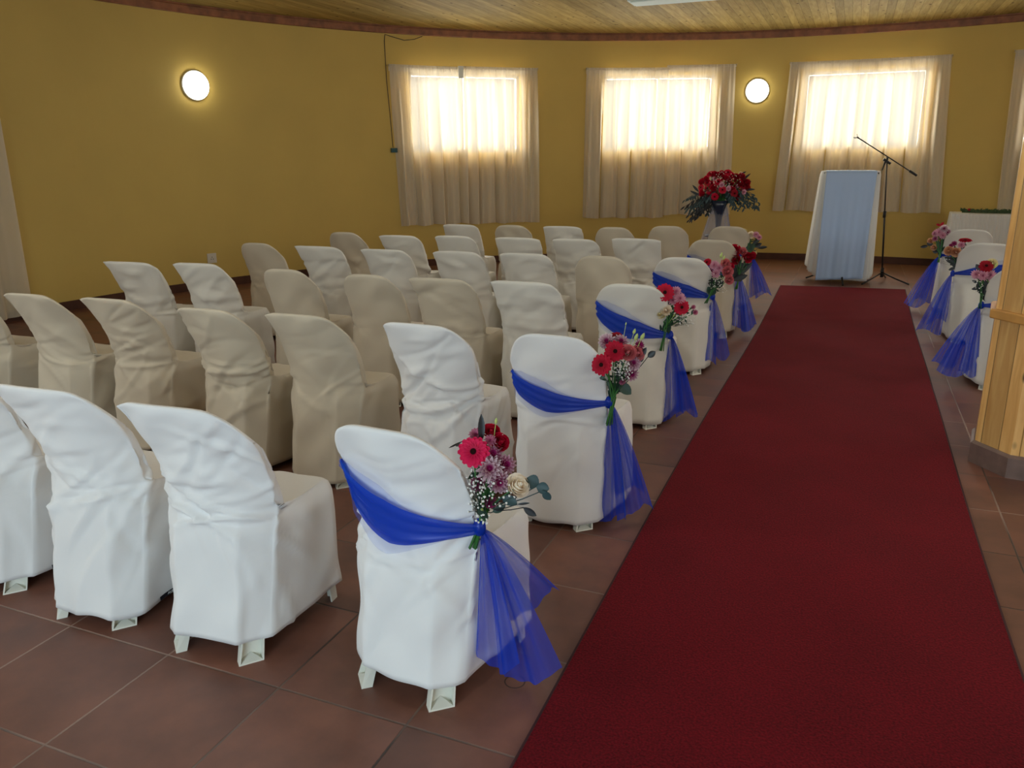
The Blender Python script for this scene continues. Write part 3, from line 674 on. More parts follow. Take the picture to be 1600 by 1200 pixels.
ORD = {0: 'on the carpet aisle', 1: 'second from the aisle', 2: 'third from the aisle', 3: 'fourth from the aisle', 4: 'fifth from the aisle', 5: 'sixth from the aisle', 6: 'seventh from the aisle'}
CHAIRS = {}
def chair_label(r, c):
    st = STY.get((r, c), {}); ml = ROWS[r][c][3]
    look = {0: 'white', 1: 'cream', 2: 'off-white'}[ml]
    if st.get('ear_l', 0) >= 0.02 or st.get('loose', 0) > 0.85: shape = 'loose sharp-cornered'
    elif st.get('loose', 0) > 0.4: shape = 'baggy'
    else: shape = 'round-topped'
    if c == 0:
        return {1: 'white covered chair with blue sash in the back row, nearest the camera',
                2: 'white covered chair with blue sash, second along the aisle from the camera',
                3: 'off-white covered chair with blue sash, third along the left of the aisle',
                4: 'off-white covered chair with blue sash, fourth along the left of the aisle',
                5: 'cream covered chair with blue sash, fifth along the left of the aisle',
                6: 'cream covered chair with blue sash, farthest along the left of the aisle'}[r]
    rn = {1: 'back row nearest the camera', 2: 'second row from the camera', 3: 'third row from the camera', 4: 'fourth row from the camera', 5: 'fifth row from the camera', 6: 'farthest row'}[r]
    return '%s %s covered chair, %s, %s' % (look, shape, ORD[c], rn)
for r, lst in ROWS.items():
    for c, (x, y, rot, mi) in enumerate(lst):
        st = dict(STY.get((r, c), dict(drop=0.12, folds=12, seed=60 + r))); seed = st.pop('seed')
        st['H'] = 0.86; st['fine'] = r <= 2
        tag = None
        if (r, c) in ((1, 2), (1, 3)):
            nu, ns = 45, 16; tag = (0, nu + 2, nu + 7)
        CHAIRS[(r, c)] = covered_chair(x, y, rot, chair_label(r, c), 'covered chairs in rows left of the aisle', seed, mi, tag, **st)
RIGHT = [(1.11, 6.30, 2, 'white covered chair with blue sash right of the carpet, beside the pine column', 70),
         (1.09, 7.84, -1, 'white covered chair with blue sash, middle of three right of the carpet', 71),
         (1.11, 9.20, -2, 'white covered chair with blue sash, farthest right of the carpet', 72)]
for i, (x, y, rot, lab, seed) in enumerate(RIGHT):
    CHAIRS[('R', i)] = covered_chair(x, y, rot, lab, 'covered chairs right of the aisle', seed, 2, None, H=0.85, drop=0.10, folds=8, famp=0.6, hem=0.03)

# ---------------------------------------------------------------- sashes
def sash(ch, side, seed, label, zl=0.69, zc=0.575, zk=0.56, tails=None, width=0.085):
    root_ch, cv = ch; rg = random.Random(seed)
    k = cv.point_rear(side * 1.0, zk, 0.010) + Vector((side * 0.008, 0.022, 0))
    root = empty('organza_sash', root_ch.matrix_world @ Vector((0, 0, 0)), 0, label, 'sash', 'blue organza sashes on the aisle chairs')
    root.location = root_ch.location; root.rotation_euler = root_ch.rotation_euler
    # band over the back
    NB, MBn = 44, 10; P = []
    def band(u, v):
        # u -1..1 from the far edge to the knot side, v 0..1 across the width
        s = (u + 1) / 2
        zmid = zl + (zc - zl) * math.sin(min(1, s / 0.62) * PI / 2) ** 1.1 if s < 0.62 else zc + (zk - zc) * (s - 0.62) / 0.38
        w = width * (1.0 - 0.74 * max(0, s - 0.45) / 0.55) * (0.95 + 0.25 * math.sin(s * PI))
        z = zmid + (v - 0.5) * w
        off = 0.014 + 0.003 * math.sin(v * 19 + seed + 3 * s) + 0.0025 * math.sin(v * 31 + 5 * s)
        off += 0.012 * math.sin(min(1.0, s) * PI) * 0.6 - 0.010 * max(0, 1 - s / 0.12)
        p = cv.point_rear(u * side * 1.0, z, off); return p
    for i in range(NB + 1): P.append([band(-1 + 2 * i / NB, j / MBn) for j in range(MBn + 1)])
    MB().grid(P).build('band', MT['sash'], root)
    P2 = []
    for i in range(NB + 1):
        row = []
        for j in range(MBn + 1):
            u = -1 + 2 * i / NB; s_ = i / NB; g_ = min(1.0, max(0.0, (0.85 - s_) / 0.5), s_ / 0.25 + 0.2); v = -0.25 * g_ + (1 + 0.65 * g_) * j / MBn
            p = band(u, v); p.y -= 0.004 + 0.004 * math.sin(j * 1.7 + i * 0.12); row.append(p)
        P2.append(row)
    MB().grid(P2).build('sheer_band', MT['sheer'], root)
    # band across the front of the backrest, closing the loop
    Q = []
    for i in range(15):
        s = i / 14; u = -side + 2 * side * s; zz = zl + (zk - zl) * s
        row = []
        for j in range(4):
            z = zz + (j / 3 - 0.5) * (0.075 - 0.045 * s); p = cv.point_rear(u, z, 0.0)
            p.y += 0.052; p.x *= 1.03; row.append(p)
        Q.append(row)
    e0 = P[0]; e1 = P[-1]
    for row, idx in ((0, e0), (-1, e1)):
        pass
    MB().grid([[e0[int(j * MBn / 3)] for j in range(4)]] + Q + [[e1[int(j * MBn / 3)] for j in range(4)]]).build('band', MT['sash'], root)
    # knot
    kb = MB(); prof = [(0.001, -0.028), (0.013, -0.022), (0.019, -0.006), (0.018, 0.008), (0.012, 0.022), (0.001, 0.028)]
    kb.lathe(prof, 14, k + Vector((side * -0.006, -0.012, 0))); kn = kb.build('knot', MT['sash'], root)
    # tails: gathered sheets falling from the knot
    for t in (tails or []):
        (ex, ey, ez, wx, wy, amp, waves) = t; NU, NV = 30, 26; P = []; ph = rg.uniform(0, 6); ph2 = rg.uniform(0, 6)
        nrm = Vector((-wy, wx, 0)); nrm = nrm.normalized() if nrm.length > 0 else Vector((1, 0, 0))
        for i in range(NU + 1):
            a = i / NU; row = []
            c = Vector((k.x + (ex) * a ** 0.8, k.y + ey * a, k.z - 0.012 + (ez - k.z + 0.012) * a))
            spread = 0.06 + 0.94 * a ** 0.75
            for j in range(NV + 1):
                b = j / NV - 0.5
                p = c + Vector((wx, wy, 0)) * (b * spread)
                f = amp * (0.25 + a) * math.sin(b * waves * 2 * PI + ph + 0.8 * a) + amp * 0.4 * math.sin(b * waves * 5.1 * PI + ph2)
                p += nrm * f
                p.z += -0.03 * a * math.sin(b * 5 + ph) + 0.02 * a * b
                p.z = max(p.z, 0.012)
                row.append(p)
            P.append(row)
        MB().grid(P).build('tail', MT['tail'], root)
    return root, k
bpy.context.view_layer.update()
SP = [((1, 0), 1, 'blue organza sash knotted on the white aisle chair nearest the camera', dict(zl=0.655, zc=0.56, zk=0.555, width=0.12),
       [(0.055, -0.03, 0.13, 0.15, -0.03, 0.012, 1.6), (0.13, 0.06, 0.05, 0.17, 0.03, 0.014, 1.3), (0.10, 0.16, 0.24, 0.10, 0.15, 0.016, 1.2)]),
      ((2, 0), 1, 'blue organza sash on the second chair along the left aisle', dict(zl=0.64, zc=0.575, zk=0.575, width=0.085),
       [(0.03, 0.0, 0.04, 0.13, -0.04, 0.012, 2.0), (0.10, 0.08, 0.05, 0.15, 0.05, 0.016, 1.8), (0.06, 0.14, 0.12, 0.10, 0.10, 0.012, 1.4)]),
      ((3, 0), 1, 'blue organza sash on the third chair along the left aisle', dict(zl=0.70, zc=0.60, zk=0.56, width=0.11),
       [(0.02, 0.0, 0.05, 0.15, 0.0, 0.012, 1.6), (0.10, 0.05, 0.07, 0.14, 0.04, 0.012, 1.5), (0.10, 0.14, 0.04, 0.12, 0.06, 0.012, 1.4)]),
      ((4, 0), 1, 'blue organza sash on the fourth chair along the left aisle', dict(zl=0.70, zc=0.62, zk=0.57, width=0.10),
       [(-0.03, -0.03, 0.06, 0.16, 0.0, 0.014, 1.4), (0.08, 0.05, 0.10, 0.12, 0.05, 0.012, 1.5)]),
      ((5, 0), 1, 'blue organza sash on the fifth chair along the left aisle', dict(zl=0.68, zc=0.60, zk=0.57, width=0.09),
       [(0.05, -0.04, 0.08, 0.20, 0.0, 0.016, 2.0), (0.12, 0.06, 0.06, 0.14, 0.05, 0.014, 1.6)]),
      ((6, 0), 1, 'blue organza sash on the farthest chair along the left aisle', dict(zl=0.68, zc=0.60, zk=0.57, width=0.09),
       [(0.10, -0.03, 0.16, 0.18, 0.0, 0.016, 1.8), (0.16, 0.05, 0.14, 0.16, 0.04, 0.014, 1.6)]),
      (('R', 0), -1, 'blue organza sash on the right-hand chair beside the pine column', dict(zl=0.66, zc=0.60, zk=0.57, width=0.08),
       [(-0.10, -0.02, 0.08, 0.22, 0.0, 0.014, 1.8), (-0.16, 0.05, 0.12, 0.16, 0.0, 0.014, 1.5), (-0.02, -0.05, 0.09, 0.12, 0.0, 0.012, 1.3)]),
      (('R', 1), -1, 'blue organza sash on the middle chair right of the carpet', dict(zl=0.66, zc=0.62, zk=0.58, width=0.08),
       [(-0.12, -0.02, 0.06, 0.20, 0.0, 0.014, 1.7), (-0.06, 0.05, 0.14, 0.16, 0.0, 0.014, 1.5)]),
      (('R', 2), -1, 'blue organza sash on the farthest chair right of the carpet', dict(zl=0.66, zc=0.62, zk=0.58, width=0.08),
       [(-0.17, -0.02, 0.06, 0.20, 0.0, 0.014, 1.7), (-0.10, 0.05, 0.10, 0.16, 0.0, 0.014, 1.5)])]
KNOT = {}
for key, side, lab, kw, tails in SP:
    rt, k = sash(CHAIRS[key], side, hash(str(key)) % 97 if False else len(KNOT) * 7 + 3, lab, tails=tails, **kw)
    bpy.context.view_layer.update(); KNOT[key] = rt.matrix_world @ k

# ---------------------------------------------------------------- flowers
def face_matrix(pos, nrm, roll=0.0):
    q = Vector(nrm).normalized().to_track_quat('Z', 'Y'); m = Matrix.Translation(pos) @ q.to_matrix().to_4x4()
    return m @ Matrix.Rotation(roll, 4, 'Z')
def petal(mb, L, w, a, lift, curl, tip=0.5, base=0.2, n=5, z0=0.0, cup=0.15):
    P = []
    for i in range(n + 1):
        t = i / n; wd = w * (base + (1 - base) * math.sin(min(1, t / 0.62) * PI / 2)) * (1 if t < 0.62 else math.sqrt(max(0.0, 1 - ((t - 0.62) / 0.38) ** 2 * (1 - tip * tip))))
        r = L * t; z = z0 + lift * t + curl * t * t
        row = []
        for s in (-1, 0, 1):
            x, y = r, s * wd / 2; zz = z + cup * wd * abs(s)
            row.append(Vector((x * math.cos(a) - y * math.sin(a), x * math.sin(a) + y * math.cos(a), zz)))
        P.append(row)
    mb.grid(P)
def flower_obj(name, mb, mat, m, parent):
    o = mb.build(name, mat, parent); o.matrix_local = parent.matrix_world.inverted() @ m; return o
def gerbera(parent, pos, nrm, D, mat, rg, lod=1):
    r = D / 2; mb = MB(); n1 = 15 if lod else 11
    for k in range(n1): petal(mb, r * rg.uniform(0.93, 1.03), r * 0.46, 2 * PI * k / n1 + rg.uniform(-.05, .05), r * 0.10, -r * 0.12, tip=0.35, z0=0.0)
    for k in range(n1): petal(mb, r * rg.uniform(0.78, 0.88), r * 0.40, 2 * PI * (k + .5) / n1 + rg.uniform(-.06, .06), r * 0.22, -r * 0.1, tip=0.35, z0=r * 0.04)
    for k in range(n1): petal(mb, r * 0.45, r * 0.14, 2 * PI * k / n1 + .1, r * 0.22, -r * 0.05, tip=0.2, z0=r * 0.07, n=3)
    o = flower_obj('gerbera', mb, mat, face_matrix(pos, nrm, rg.uniform(0, 6)), parent)
    c = MB(); c.lathe([(r * 0.22, 0.02 * r), (r * 0.20, r * 0.16), (r * 0.12, r * 0.20), (0.0005, r * 0.19)], 12)
    e = c.build('flower_eye', MT['centre_dark'], o); return o
def mum(parent, pos, nrm, D, mat, rg, lod=1):
    r = D / 2; mb = MB(); layers = [(14, 1.0, 0.15, 0.02), (13, 0.86, 0.36, 0.05), (11, 0.66, 0.55, 0.08), (8, 0.42, 0.6, 0.1)] if lod else [(9, 1.0, 0.2, 0.02), (8, 0.7, 0.5, 0.06)]
    for li, (n, l, lf, z0) in enumerate(layers):
        for k in range(n): petal(mb, r * l * rg.uniform(0.92, 1.05), r * 0.26, 2 * PI * (k + 0.5 * (li % 2)) / n + rg.uniform(-.08, .08), r * lf, r * 0.05, tip=0.25, z0=r * z0, n=4, cup=0.3)
    c = MB(); c.lathe([(r * 0.18, 0.0), (r * 0.16, r * 0.3), (0.0005, r * 0.36)], 8); mb.add(c.v, c.f)
    return flower_obj('chrysanthemum', mb, mat, face_matrix(pos, nrm, rg.uniform(0, 6)), parent)
def rose(parent, pos, nrm, D, mat, rg, lod=1, name='rose'):
    r = D / 2; mb = MB()
    layers = [(3, 0.30, 1.05), (3, 0.45, 1.02), (4, 0.62, 0.92), (5, 0.82, 0.72), (5, 1.0, 0.45)] if lod else [(3, 0.35, 1.0), (4, 0.65, 0.85), (5, 1.0, 0.5)]
    for li, (n, rad, h) in enumerate(layers):
        for k in range(n):
            a0 = 2 * PI * k / n + li * 0.9 + rg.uniform(-.3, .3); span = 2 * PI / n * rg.uniform(0.55, 0.8); hj = rg.uniform(-0.12, 0.12); rj = rg.uniform(0.9, 1.12); P = []
            for i in range(6):
                t = i / 5; row = []
                for j in range(5):
                    s = j / 4 * 2 - 1; edge = 1 - 0.25 * t * s * s
                    rr = r * rad * rj * (0.35 + 0.65 * math.sin(t * PI / 2) ** 0.8) * (1 + 0.12 * li / 4 * t * t) + r * 0.03 * s
                    z = r * (-0.55 + (h + hj + 0.55) * t * edge) - r * 0.10 * max(0, t - 0.8) * li * 1.3
                    a = a0 + span * s * (0.6 + 0.4 * t); row.append(Vector((rr * math.cos(a), rr * math.sin(a), z)))
                P.append(row)
            mb.grid(P)
    mb.lathe([(r * 0.05, -r * 0.6), (r * 0.22, r * 0.2), (r * 0.2, r * 0.85), (r * 0.05, r * 1.0)], 8)
    return flower_obj(name, mb, mat, face_matrix(pos, nrm, rg.uniform(0, 6)), parent)
def leaf_mb(mb, base, tip, w, nrm, n=6, fold=0.2, sag=0.0):
    base, tip = Vector(base), Vector(tip); ax = tip - base; L = ax.length; ax.normalize(); sd = ax.cross(Vector(nrm)).normalized(); up = sd.cross(ax)
    P = []
    for i in range(n + 1):
        t = i / n; wd = w * math.sin(PI * min(1, t * 0.97 + 0.015)) ** 0.75
        c = base + ax * (L * t) + Vector((0, 0, -sag * t * t))
        P.append([c - sd * wd / 2 + up * fold * wd, c, c + sd * wd / 2 + up * fold * wd])
    mb.grid(P)
def to_parent(mb, name, mat, parent):
    inv = parent.matrix_world.inverted(); mb.v = [inv @ v for v in mb.v]; return mb.build(name, mat, parent)

def filler(mb, rg, heads, s0, s1, tocam, n):
    for i in range(n):
        h = heads[i % len(heads)]; b = s0 + (h - s0) * rg.uniform(0.25, 0.95) - tocam * rg.uniform(0.015, 0.035)
        d = Vector((rg.uniform(-1, 1), rg.uniform(-.5, .5), rg.uniform(-1, 1))).normalized() * rg.uniform(0.02, 0.04)
        leaf_mb(mb, b, b + d, rg.uniform(0.010, 0.018), tocam + Vector((rg.uniform(-.6, .6), 0, rg.uniform(-.6, .6))), n=4)
def bouquet(key, label, Y, items, stems, seed, breath=(), leaves=(), buds=(), lod=1, scale=None):
    """items: (kind, material, px, py, d_px, dy, facing); everything stands where the tied stems carry it"""
    rg = random.Random(seed); K = KNOT[key]
    root = empty('bouquet', K, 0, label, 'bouquet', 'flower bouquets tied to the aisle chairs'); bpy.context.view_layer.update()
    ppm = FPX / (K - Vector((0, 0, CAM_H))).dot(CF)
    tocam = (Vector((0, 0, CAM_H)) - K).normalized()
    fn = dict(g=gerbera, m=mum, r=rose)
    sm = MB()
    s0 = at(*stems[0], Y); s1 = at(*stems[1], Y - 0.01)
    heads = []
    for kind, mat, px, py, d, dy, fc in items:
        p = at(px, py, Y + dy); nrm = tocam + Vector(fc) * 0.9; heads.append(p)
        fn[kind](root, p, nrm, d / ppm * (1.2 if kind == 'm' else 1.12), MT[mat], rg, lod)
    for i in range(9 if lod else 5):
        o = Vector((rg.uniform(-.010, .010), rg.uniform(-.010, .010), 0)); h = heads[i % len(heads)] if heads else s0
        sm.tube([s1 + o * 1.3, (s0 + s1) / 2 + o * 0.6, s0 + o, s0 + (h - s0) * 0.5 + o, h - tocam * 0.012], 0.0028 if lod else 0.004, 6)
    for h in heads[9 if lod else 5:]:
        sm.tube([s0, s0 + (h - s0) * 0.5 + Vector((0, 0, 0.005)), h - tocam * 0.012], 0.002, 5)
    to_parent(sm, 'stems', MT['stem'], root)
    fb = MB(); filler(fb, rg, heads, s0, s1, tocam, 46); to_parent(fb, 'filler_foliage', MT['leaf'], root)
    if leaves:
        for lm in sorted(set(l[0] for l in leaves)):
            for l in [q for q in leaves if q[0] == lm]:
                _, bx, by, tx, ty, w, dy = l; mb = MB(); b = at(bx, by, Y + dy); t = at(tx, ty, Y + dy + 0.01)
                leaf_mb(mb, b, t, w / ppm, tocam + Vector((rg.uniform(-.4, .4), 0, rg.uniform(-.4, .4))), sag=0.0)
                a = s0 + (b - s0) * 0.3
                mb.tube([a, (a + b) / 2 + Vector((0, 0.004, -0.004)), b], 0.0016, 5)
                to_parent(mb, 'leaf', MT[lm], root)
    for (px, py, l, dy) in buds:
        mb = MB(); p = at(px, py, Y + dy); ax = (p - s0).normalized(); r = l / ppm / 2
        q = ax.to_track_quat('Z', 'Y').to_matrix(); mb.lathe([(0.0003, -r), (r * 0.45, -r * 0.5), (r * 0.5, 0), (r * 0.3, r * 0.7), (0.0003, r * 1.1)], 8, p, q)
        mb.tube([s0 + (p - s0) * 0.4, p - ax * r], 0.0012, 5); to_parent(mb, 'bud', MT['bud'], root)
    if breath:
        mb = MB(); st = MB()
        for (cx, cy, rx, ry, n, dd) in breath:
            for i in range(n):
                a = rg.uniform(0, 2 * PI); q = math.sqrt(rg.random()); p = at(cx + rx * q * math.cos(a), cy + ry * q * math.sin(a), Y + dd + rg.uniform(-0.03, 0.02))
                r = rg.uniform(0.0018, 0.0042) * (1 if lod else 1.3)
                mb.lathe([(0.0002, -r), (r * .8, -r * .5), (r, 0.1 * r), (r * .7, r * .75), (0.0002, r)], 6, p)
                if i % 2 == 0: st.tube([s0 + (p - s0) * 0.35, s0 + (p - s0) * 0.7 + Vector((rg.uniform(-.006, .006), 0, 0.004)), p], 0.0006, 3, False)
        o = to_parent(mb, 'babys_breath', MT['breath'], root); o['kind'] = 'stuff'; o['label'] = 'white dots of babys breath'
        to_parent(st, 'babys_breath_stems', MT['leaf'], root)['kind'] = 'stuff'
    return root

N0 = (0, 0, 0)
bouquet((1, 0), 'bouquet with hot pink gerbera and cream rose on the nearest aisle chair', 1.88, [
    ('g', 'ger_pink', 740, 706, 44, -0.03, (-.2, 0, .1)), ('r', 'rose_red', 768, 676, 22, 0.04, (0, 0, .5)), ('r', 'ger_red', 781, 692, 24, 0.03, (.5, 0, .3)),
    ('m', 'mum_pink', 744, 680, 20, 0.03, (-.2, 0, .6)), ('m', 'mum_pink', 766, 689, 17, 0.01, (0, 0, .3)),
    ('m', 'mum', 765, 733, 38, -0.02, (0, 0, .1)), ('m', 'mum', 789, 726, 29, 0.02, (.5, 0, .1)), ('m', 'mum', 748, 755, 25, -0.01, (-.4, 0, -.3)),
    ('m', 'mum', 779, 752, 32, -0.02, (.2, 0, -.4)), ('m', 'mum', 770, 710, 27, 0.01, (.1, 0, .3)), ('m', 'mum', 767, 784, 19, 0.0, (.2, 0, -.6)),
    ('r', 'rose_cream', 808, 760, 31, -0.02, (.8, 0, .7))], [(757, 800), (739, 856)], 5,
    breath=[(742, 762, 20, 34, 60, -0.03), (770, 772, 36, 22, 44, -0.04), (756, 810, 14, 9, 22, -0.05), (738, 790, 12, 18, 24, 0)],
    leaves=[('leaf_blue', 822, 748, 842, 757, 22, 0), ('leaf_blue', 838, 760, 858, 764, 18, 0), ('leaf_blue', 849, 766, 860, 781, 13, 0), ('leaf_blue', 784, 777, 808, 787, 16, -0.02),
            ('leaf_dark', 818, 793, 838, 806, 11, 0), ('leaf_dark', 808, 788, 828, 786, 4, 0), ('leaf_dark', 752, 690, 752, 647, 11, 0.02), ('leaf_dark', 724, 689, 701, 700, 3, 0.02),
            ('leaf', 748, 790, 762, 812, 14, -0.02), ('leaf', 740, 780, 750, 806, 10, 0), ('leaf', 770, 800, 790, 790, 12, 0.01), ('leaf_dark', 722, 694, 712, 697, 4, 0)],
    buds=[(775, 658, 10, 0.03), (753, 796, 9, -0.04)])
bouquet((2, 0), 'bouquet with two crimson gerberas and two pink roses, second along the left aisle', 3.11, [
    ('g', 'ger_red', 961, 549, 30, -0.05, (.1, 0, .1)), ('g', 'ger_red', 940, 570, 30, -0.10, (-.3, 0, -.1)), ('g', 'ger_dark', 963, 529, 24, 0.03, (0, 0, 1.2)),
    ('m', 'mum', 949, 535, 25, 0.0, (-.3, 0, .5)), ('m', 'mum', 970, 535, 22, 0.02, (.1, 0, .6)), ('m', 'mum', 988, 567, 23, -0.01, (.4, 0, .1)), ('m', 'mum', 986, 584, 20, -0.01, (.4, 0, -.3)),
    ('m', 'mum', 998, 540, 15, 0.02, (.7, 0, .3)), ('r', 'rose_pink', 981, 551, 20, -0.03, (.1, 0, .1)), ('r', 'rose_pink', 995, 552, 19, 0.0, (.5, 0, .1)), ('m', 'mum_pink', 972, 596, 10, -0.02, (.1, 0, -.4))],
    [(958, 622), (951, 664)], 6, breath=[(968, 573, 17, 14, 60, -0.03), (976, 585, 14, 10, 24, -0.03)],
    leaves=[('leaf', 950, 585, 946, 600, 12, 0), ('leaf', 952, 596, 966, 615, 16, 0), ('leaf', 966, 598, 986, 616, 17, -0.01), ('leaf', 950, 610, 962, 622, 12, 0), ('leaf_dark', 960, 575, 975, 590, 16, 0.0),
            ('leaf_dark', 998, 560, 1010, 543, 9, 0), ('leaf_dark', 1012, 558, 1024, 549, 10, 0), ('leaf_dark', 996, 566, 1006, 558, 7, 0), ('leaf', 944, 588, 943, 606, 7, 0)],
    buds=[(991, 518, 9, 0.02), (994, 527, 12, 0.0), (1004, 526, 12, 0.0), (978, 506, 5, 0.02)])
bouquet((3, 0), 'bouquet with a large red gerbera and yellow-cream rose, third along the left aisle', 4.53, [
    ('g', 'ger_red', 1039, 457, 26, -0.04, (0, 0, .1)), ('g', 'ger_red', 1065, 480, 22, -0.02, (.3, 0, -.1)), ('m', 'mum_pink', 1056, 456, 15, 0.0, (.3, 0, .4)), ('m', 'mum_pink', 1062, 467, 16, -0.01, (.3, 0, .2)),
    ('m', 'mum_pink', 1051, 469, 14, 0.0, N0), ('r', 'rose_cream', 1041, 485, 14, -0.03, (-.1, 0, .1)), ('r', 'rose_yellow', 1033, 490, 13, -0.02, (-.4, 0, -.1)),
    ('m', 'mum_pink', 1083, 480, 7, 0.0, (.5, 0, 0)), ('m', 'mum_pink', 1086, 488, 8, 0.0, (.5, 0, 0))],
    [(1040, 512), (1034, 548)], 7, breath=[(1073, 500, 14, 10, 60, 0), (1060, 497, 8, 5, 16, 0)],
    leaves=[('leaf_dark', 1034, 474, 1020, 472, 10, 0), ('leaf_dark', 1022, 478, 1013, 484, 8, 0), ('leaf_dark', 1046, 478, 1030, 475, 10, 0), ('leaf', 1040, 496, 1052, 506, 12, 0), ('leaf', 1036, 498, 1034, 520, 10, 0), ('leaf', 1046, 500, 1044, 522, 9, 0), ('leaf', 1048, 495, 1056, 494, 8, 0)],
    buds=[(1053, 493, 6, -0.02)])
bouquet((4, 0), 'pink rose and chrysanthemum bouquet, fourth along the left aisle', 5.86, [
    ('g', 'ger_red', 1105, 410, 13, 0.0, (-.6, 0, .6)), ('m', 'mum_pink', 1116, 415, 14, 0, (-.1, 0, .3)), ('m', 'mum_pink', 1124, 419, 13, 0, N0), ('m', 'mum_pink', 1118, 428, 12, -0.02, N0),
    ('r', 'rose_pink', 1134, 412, 12, 0, (.2, 0, .3)), ('r', 'rose_pink', 1137, 424, 14, -0.02, (.3, 0, 0)), ('r', 'rose_pink', 1139, 437, 12, -0.02, (.3, 0, -.2)), ('r', 'ger_red', 1141, 417, 9, 0.02, (.4, 0, .3)), ('m', 'mum', 1110, 424, 9, 0, N0)],
    [(1112, 456), (1102, 474)], 8, lod=1, breath=[(1117, 438, 13, 14, 60, -0.02), (1128, 452, 12, 7, 20, 0)],
    leaves=[('leaf', 1106, 448, 1112, 462, 12, 0), ('leaf', 1116, 448, 1110, 462, 12, 0), ('leaf_dark', 1108, 440, 1099, 446, 4, 0), ('leaf_dark', 1120, 436, 1128, 448, 12, 0), ('leaf_dark', 1110, 434, 1114, 448, 12, 0)],
    buds=[(1127, 399, 9, 0), (1131, 403, 7, 0)])
bouquet((5, 0), 'red rose bouquet with broad dark leaves, fifth along the left aisle', 7.18, [
    ('r', 'rose_red', 1149, 392, 15, 0, (-.2, 0, .3)), ('r', 'rose_red', 1149, 405, 13, 0, (-.2, 0, 0)), ('r', 'rose_red', 1168, 402, 13, 0, (.4, 0, 0)), ('r', 'rose_pink', 1161, 393, 10, 0, (0, 0, .2)), ('r', 'rose_red', 1175, 400, 10, 0, (.5, 0, 0))],
    [(1155, 432), (1150, 452)], 9, lod=1,
    leaves=[('leaf_dark', 1148, 432, 1156, 408, 14, 0), ('leaf_dark', 1150, 432, 1176, 410, 9, 0), ('leaf_dark', 1144, 438, 1168, 430, 10, -0.02), ('leaf_dark', 1144, 424, 1158, 440, 14, 0), ('leaf_dark', 1152, 412, 1168, 420, 10, 0), ('leaf', 1143, 414, 1138, 402, 5, 0)],
    buds=[(1140, 409, 5, 0)])
bouquet((6, 0), 'small cream and dusky pink bouquet, farthest along the left aisle', 8.58, [
    ('r', 'rose_cream', 1173, 367, 9, 0, N0), ('r', 'rose_peach', 1167, 371, 8, 0, (-.3, 0, 0)), ('r', 'rose_yellow', 1163, 361, 6, 0, (0, 0, .5)), ('m', 'mum_pink', 1181, 367, 9, 0, (.2, 0, .3)), ('m', 'mum_pink', 1186, 371, 8, 0, (.5, 0, 0)), ('r', 'rose_yellow', 1178, 396, 7, -0.02, (.2, 0, -.3))],
    [(1172, 398), (1168, 412)], 10, lod=1,
    leaves=[('leaf', 1170, 392, 1170, 376, 9, 0), ('leaf', 1172, 393, 1180, 378, 8, 0), ('leaf', 1168, 388, 1166, 378, 6, 0), ('leaf_dark', 1178, 386, 1190, 380, 7, 0), ('leaf_dark', 1184, 388, 1199, 386, 5, 0), ('leaf_dark', 1176, 380, 1188, 374, 6, 0)])
bouquet(('R', 0), 'bouquet with dark red gerbera and cream rose, beside the pine column', 6.19, [
    ('g', 'ger_dark', 1541, 416, 20, 0, (.2, 0, .8)), ('r', 'rose_yellow', 1550, 413, 13, 0.03, (.2, 0, .3)), ('m', 'mum_pink', 1526, 429, 14, 0, (-.3, 0, 0)), ('m', 'mum_pink', 1536, 431, 14, -0.02, N0), ('m', 'mum_pink', 1547, 430, 15, 0, (.3, 0, 0))],
    [(1534, 462), (1531, 482)], 11, breath=[(1527, 448, 10, 12, 26, -0.02)],
    leaves=[('leaf_dark', 1534, 424, 1525, 413, 8, 0), ('leaf_dark', 1534, 460, 1528, 440, 10, 0), ('leaf_dark', 1536, 460, 1540, 438, 14, 0), ('leaf_dark', 1538, 462, 1548, 444, 11, 0), ('leaf_dark', 1532, 464, 1550, 470, 9, 0), ('leaf_dark', 1530, 450, 1518, 452, 5, 0), ('leaf_dark', 1528, 442, 1519, 438, 4, 0)],
    buds=[(1556, 414, 6, 0)])
bouquet(('R', 1), 'bouquet with peach roses under a side-on red gerbera, middle right of the carpet', 7.73, [
    ('g', 'ger_red', 1508, 376, 18, 0, (0, 0, 6)), ('r', 'rose_peach', 1494, 394, 12, -0.03, N0), ('r', 'rose_peach', 1483, 392, 12, -0.01, (-.3, 0, 0)), ('m', 'mum', 1491, 381, 8, 0, (0, 0, .5)), ('m', 'mum_pink', 1502, 383, 10, 0, (.1, 0, .3)), ('m', 'mum', 1486, 384, 6, 0, N0)],
    [(1502, 425), (1500, 460)], 12, breath=[(1478, 408, 8, 5, 16, 0)],
    leaves=[('leaf_dark', 1500, 420, 1486, 400, 13, 0), ('leaf_dark', 1502, 420, 1498, 396, 14, 0), ('leaf_dark', 1504, 422, 1506, 394, 9, 0), ('leaf_dark', 1496, 412, 1476, 402, 9, 0), ('leaf_dark', 1494, 418, 1482, 422, 5, 0), ('leaf_dark', 1494, 410, 1484, 414, 5, 0), ('leaf', 1500, 408, 1509, 398, 8, 0)])
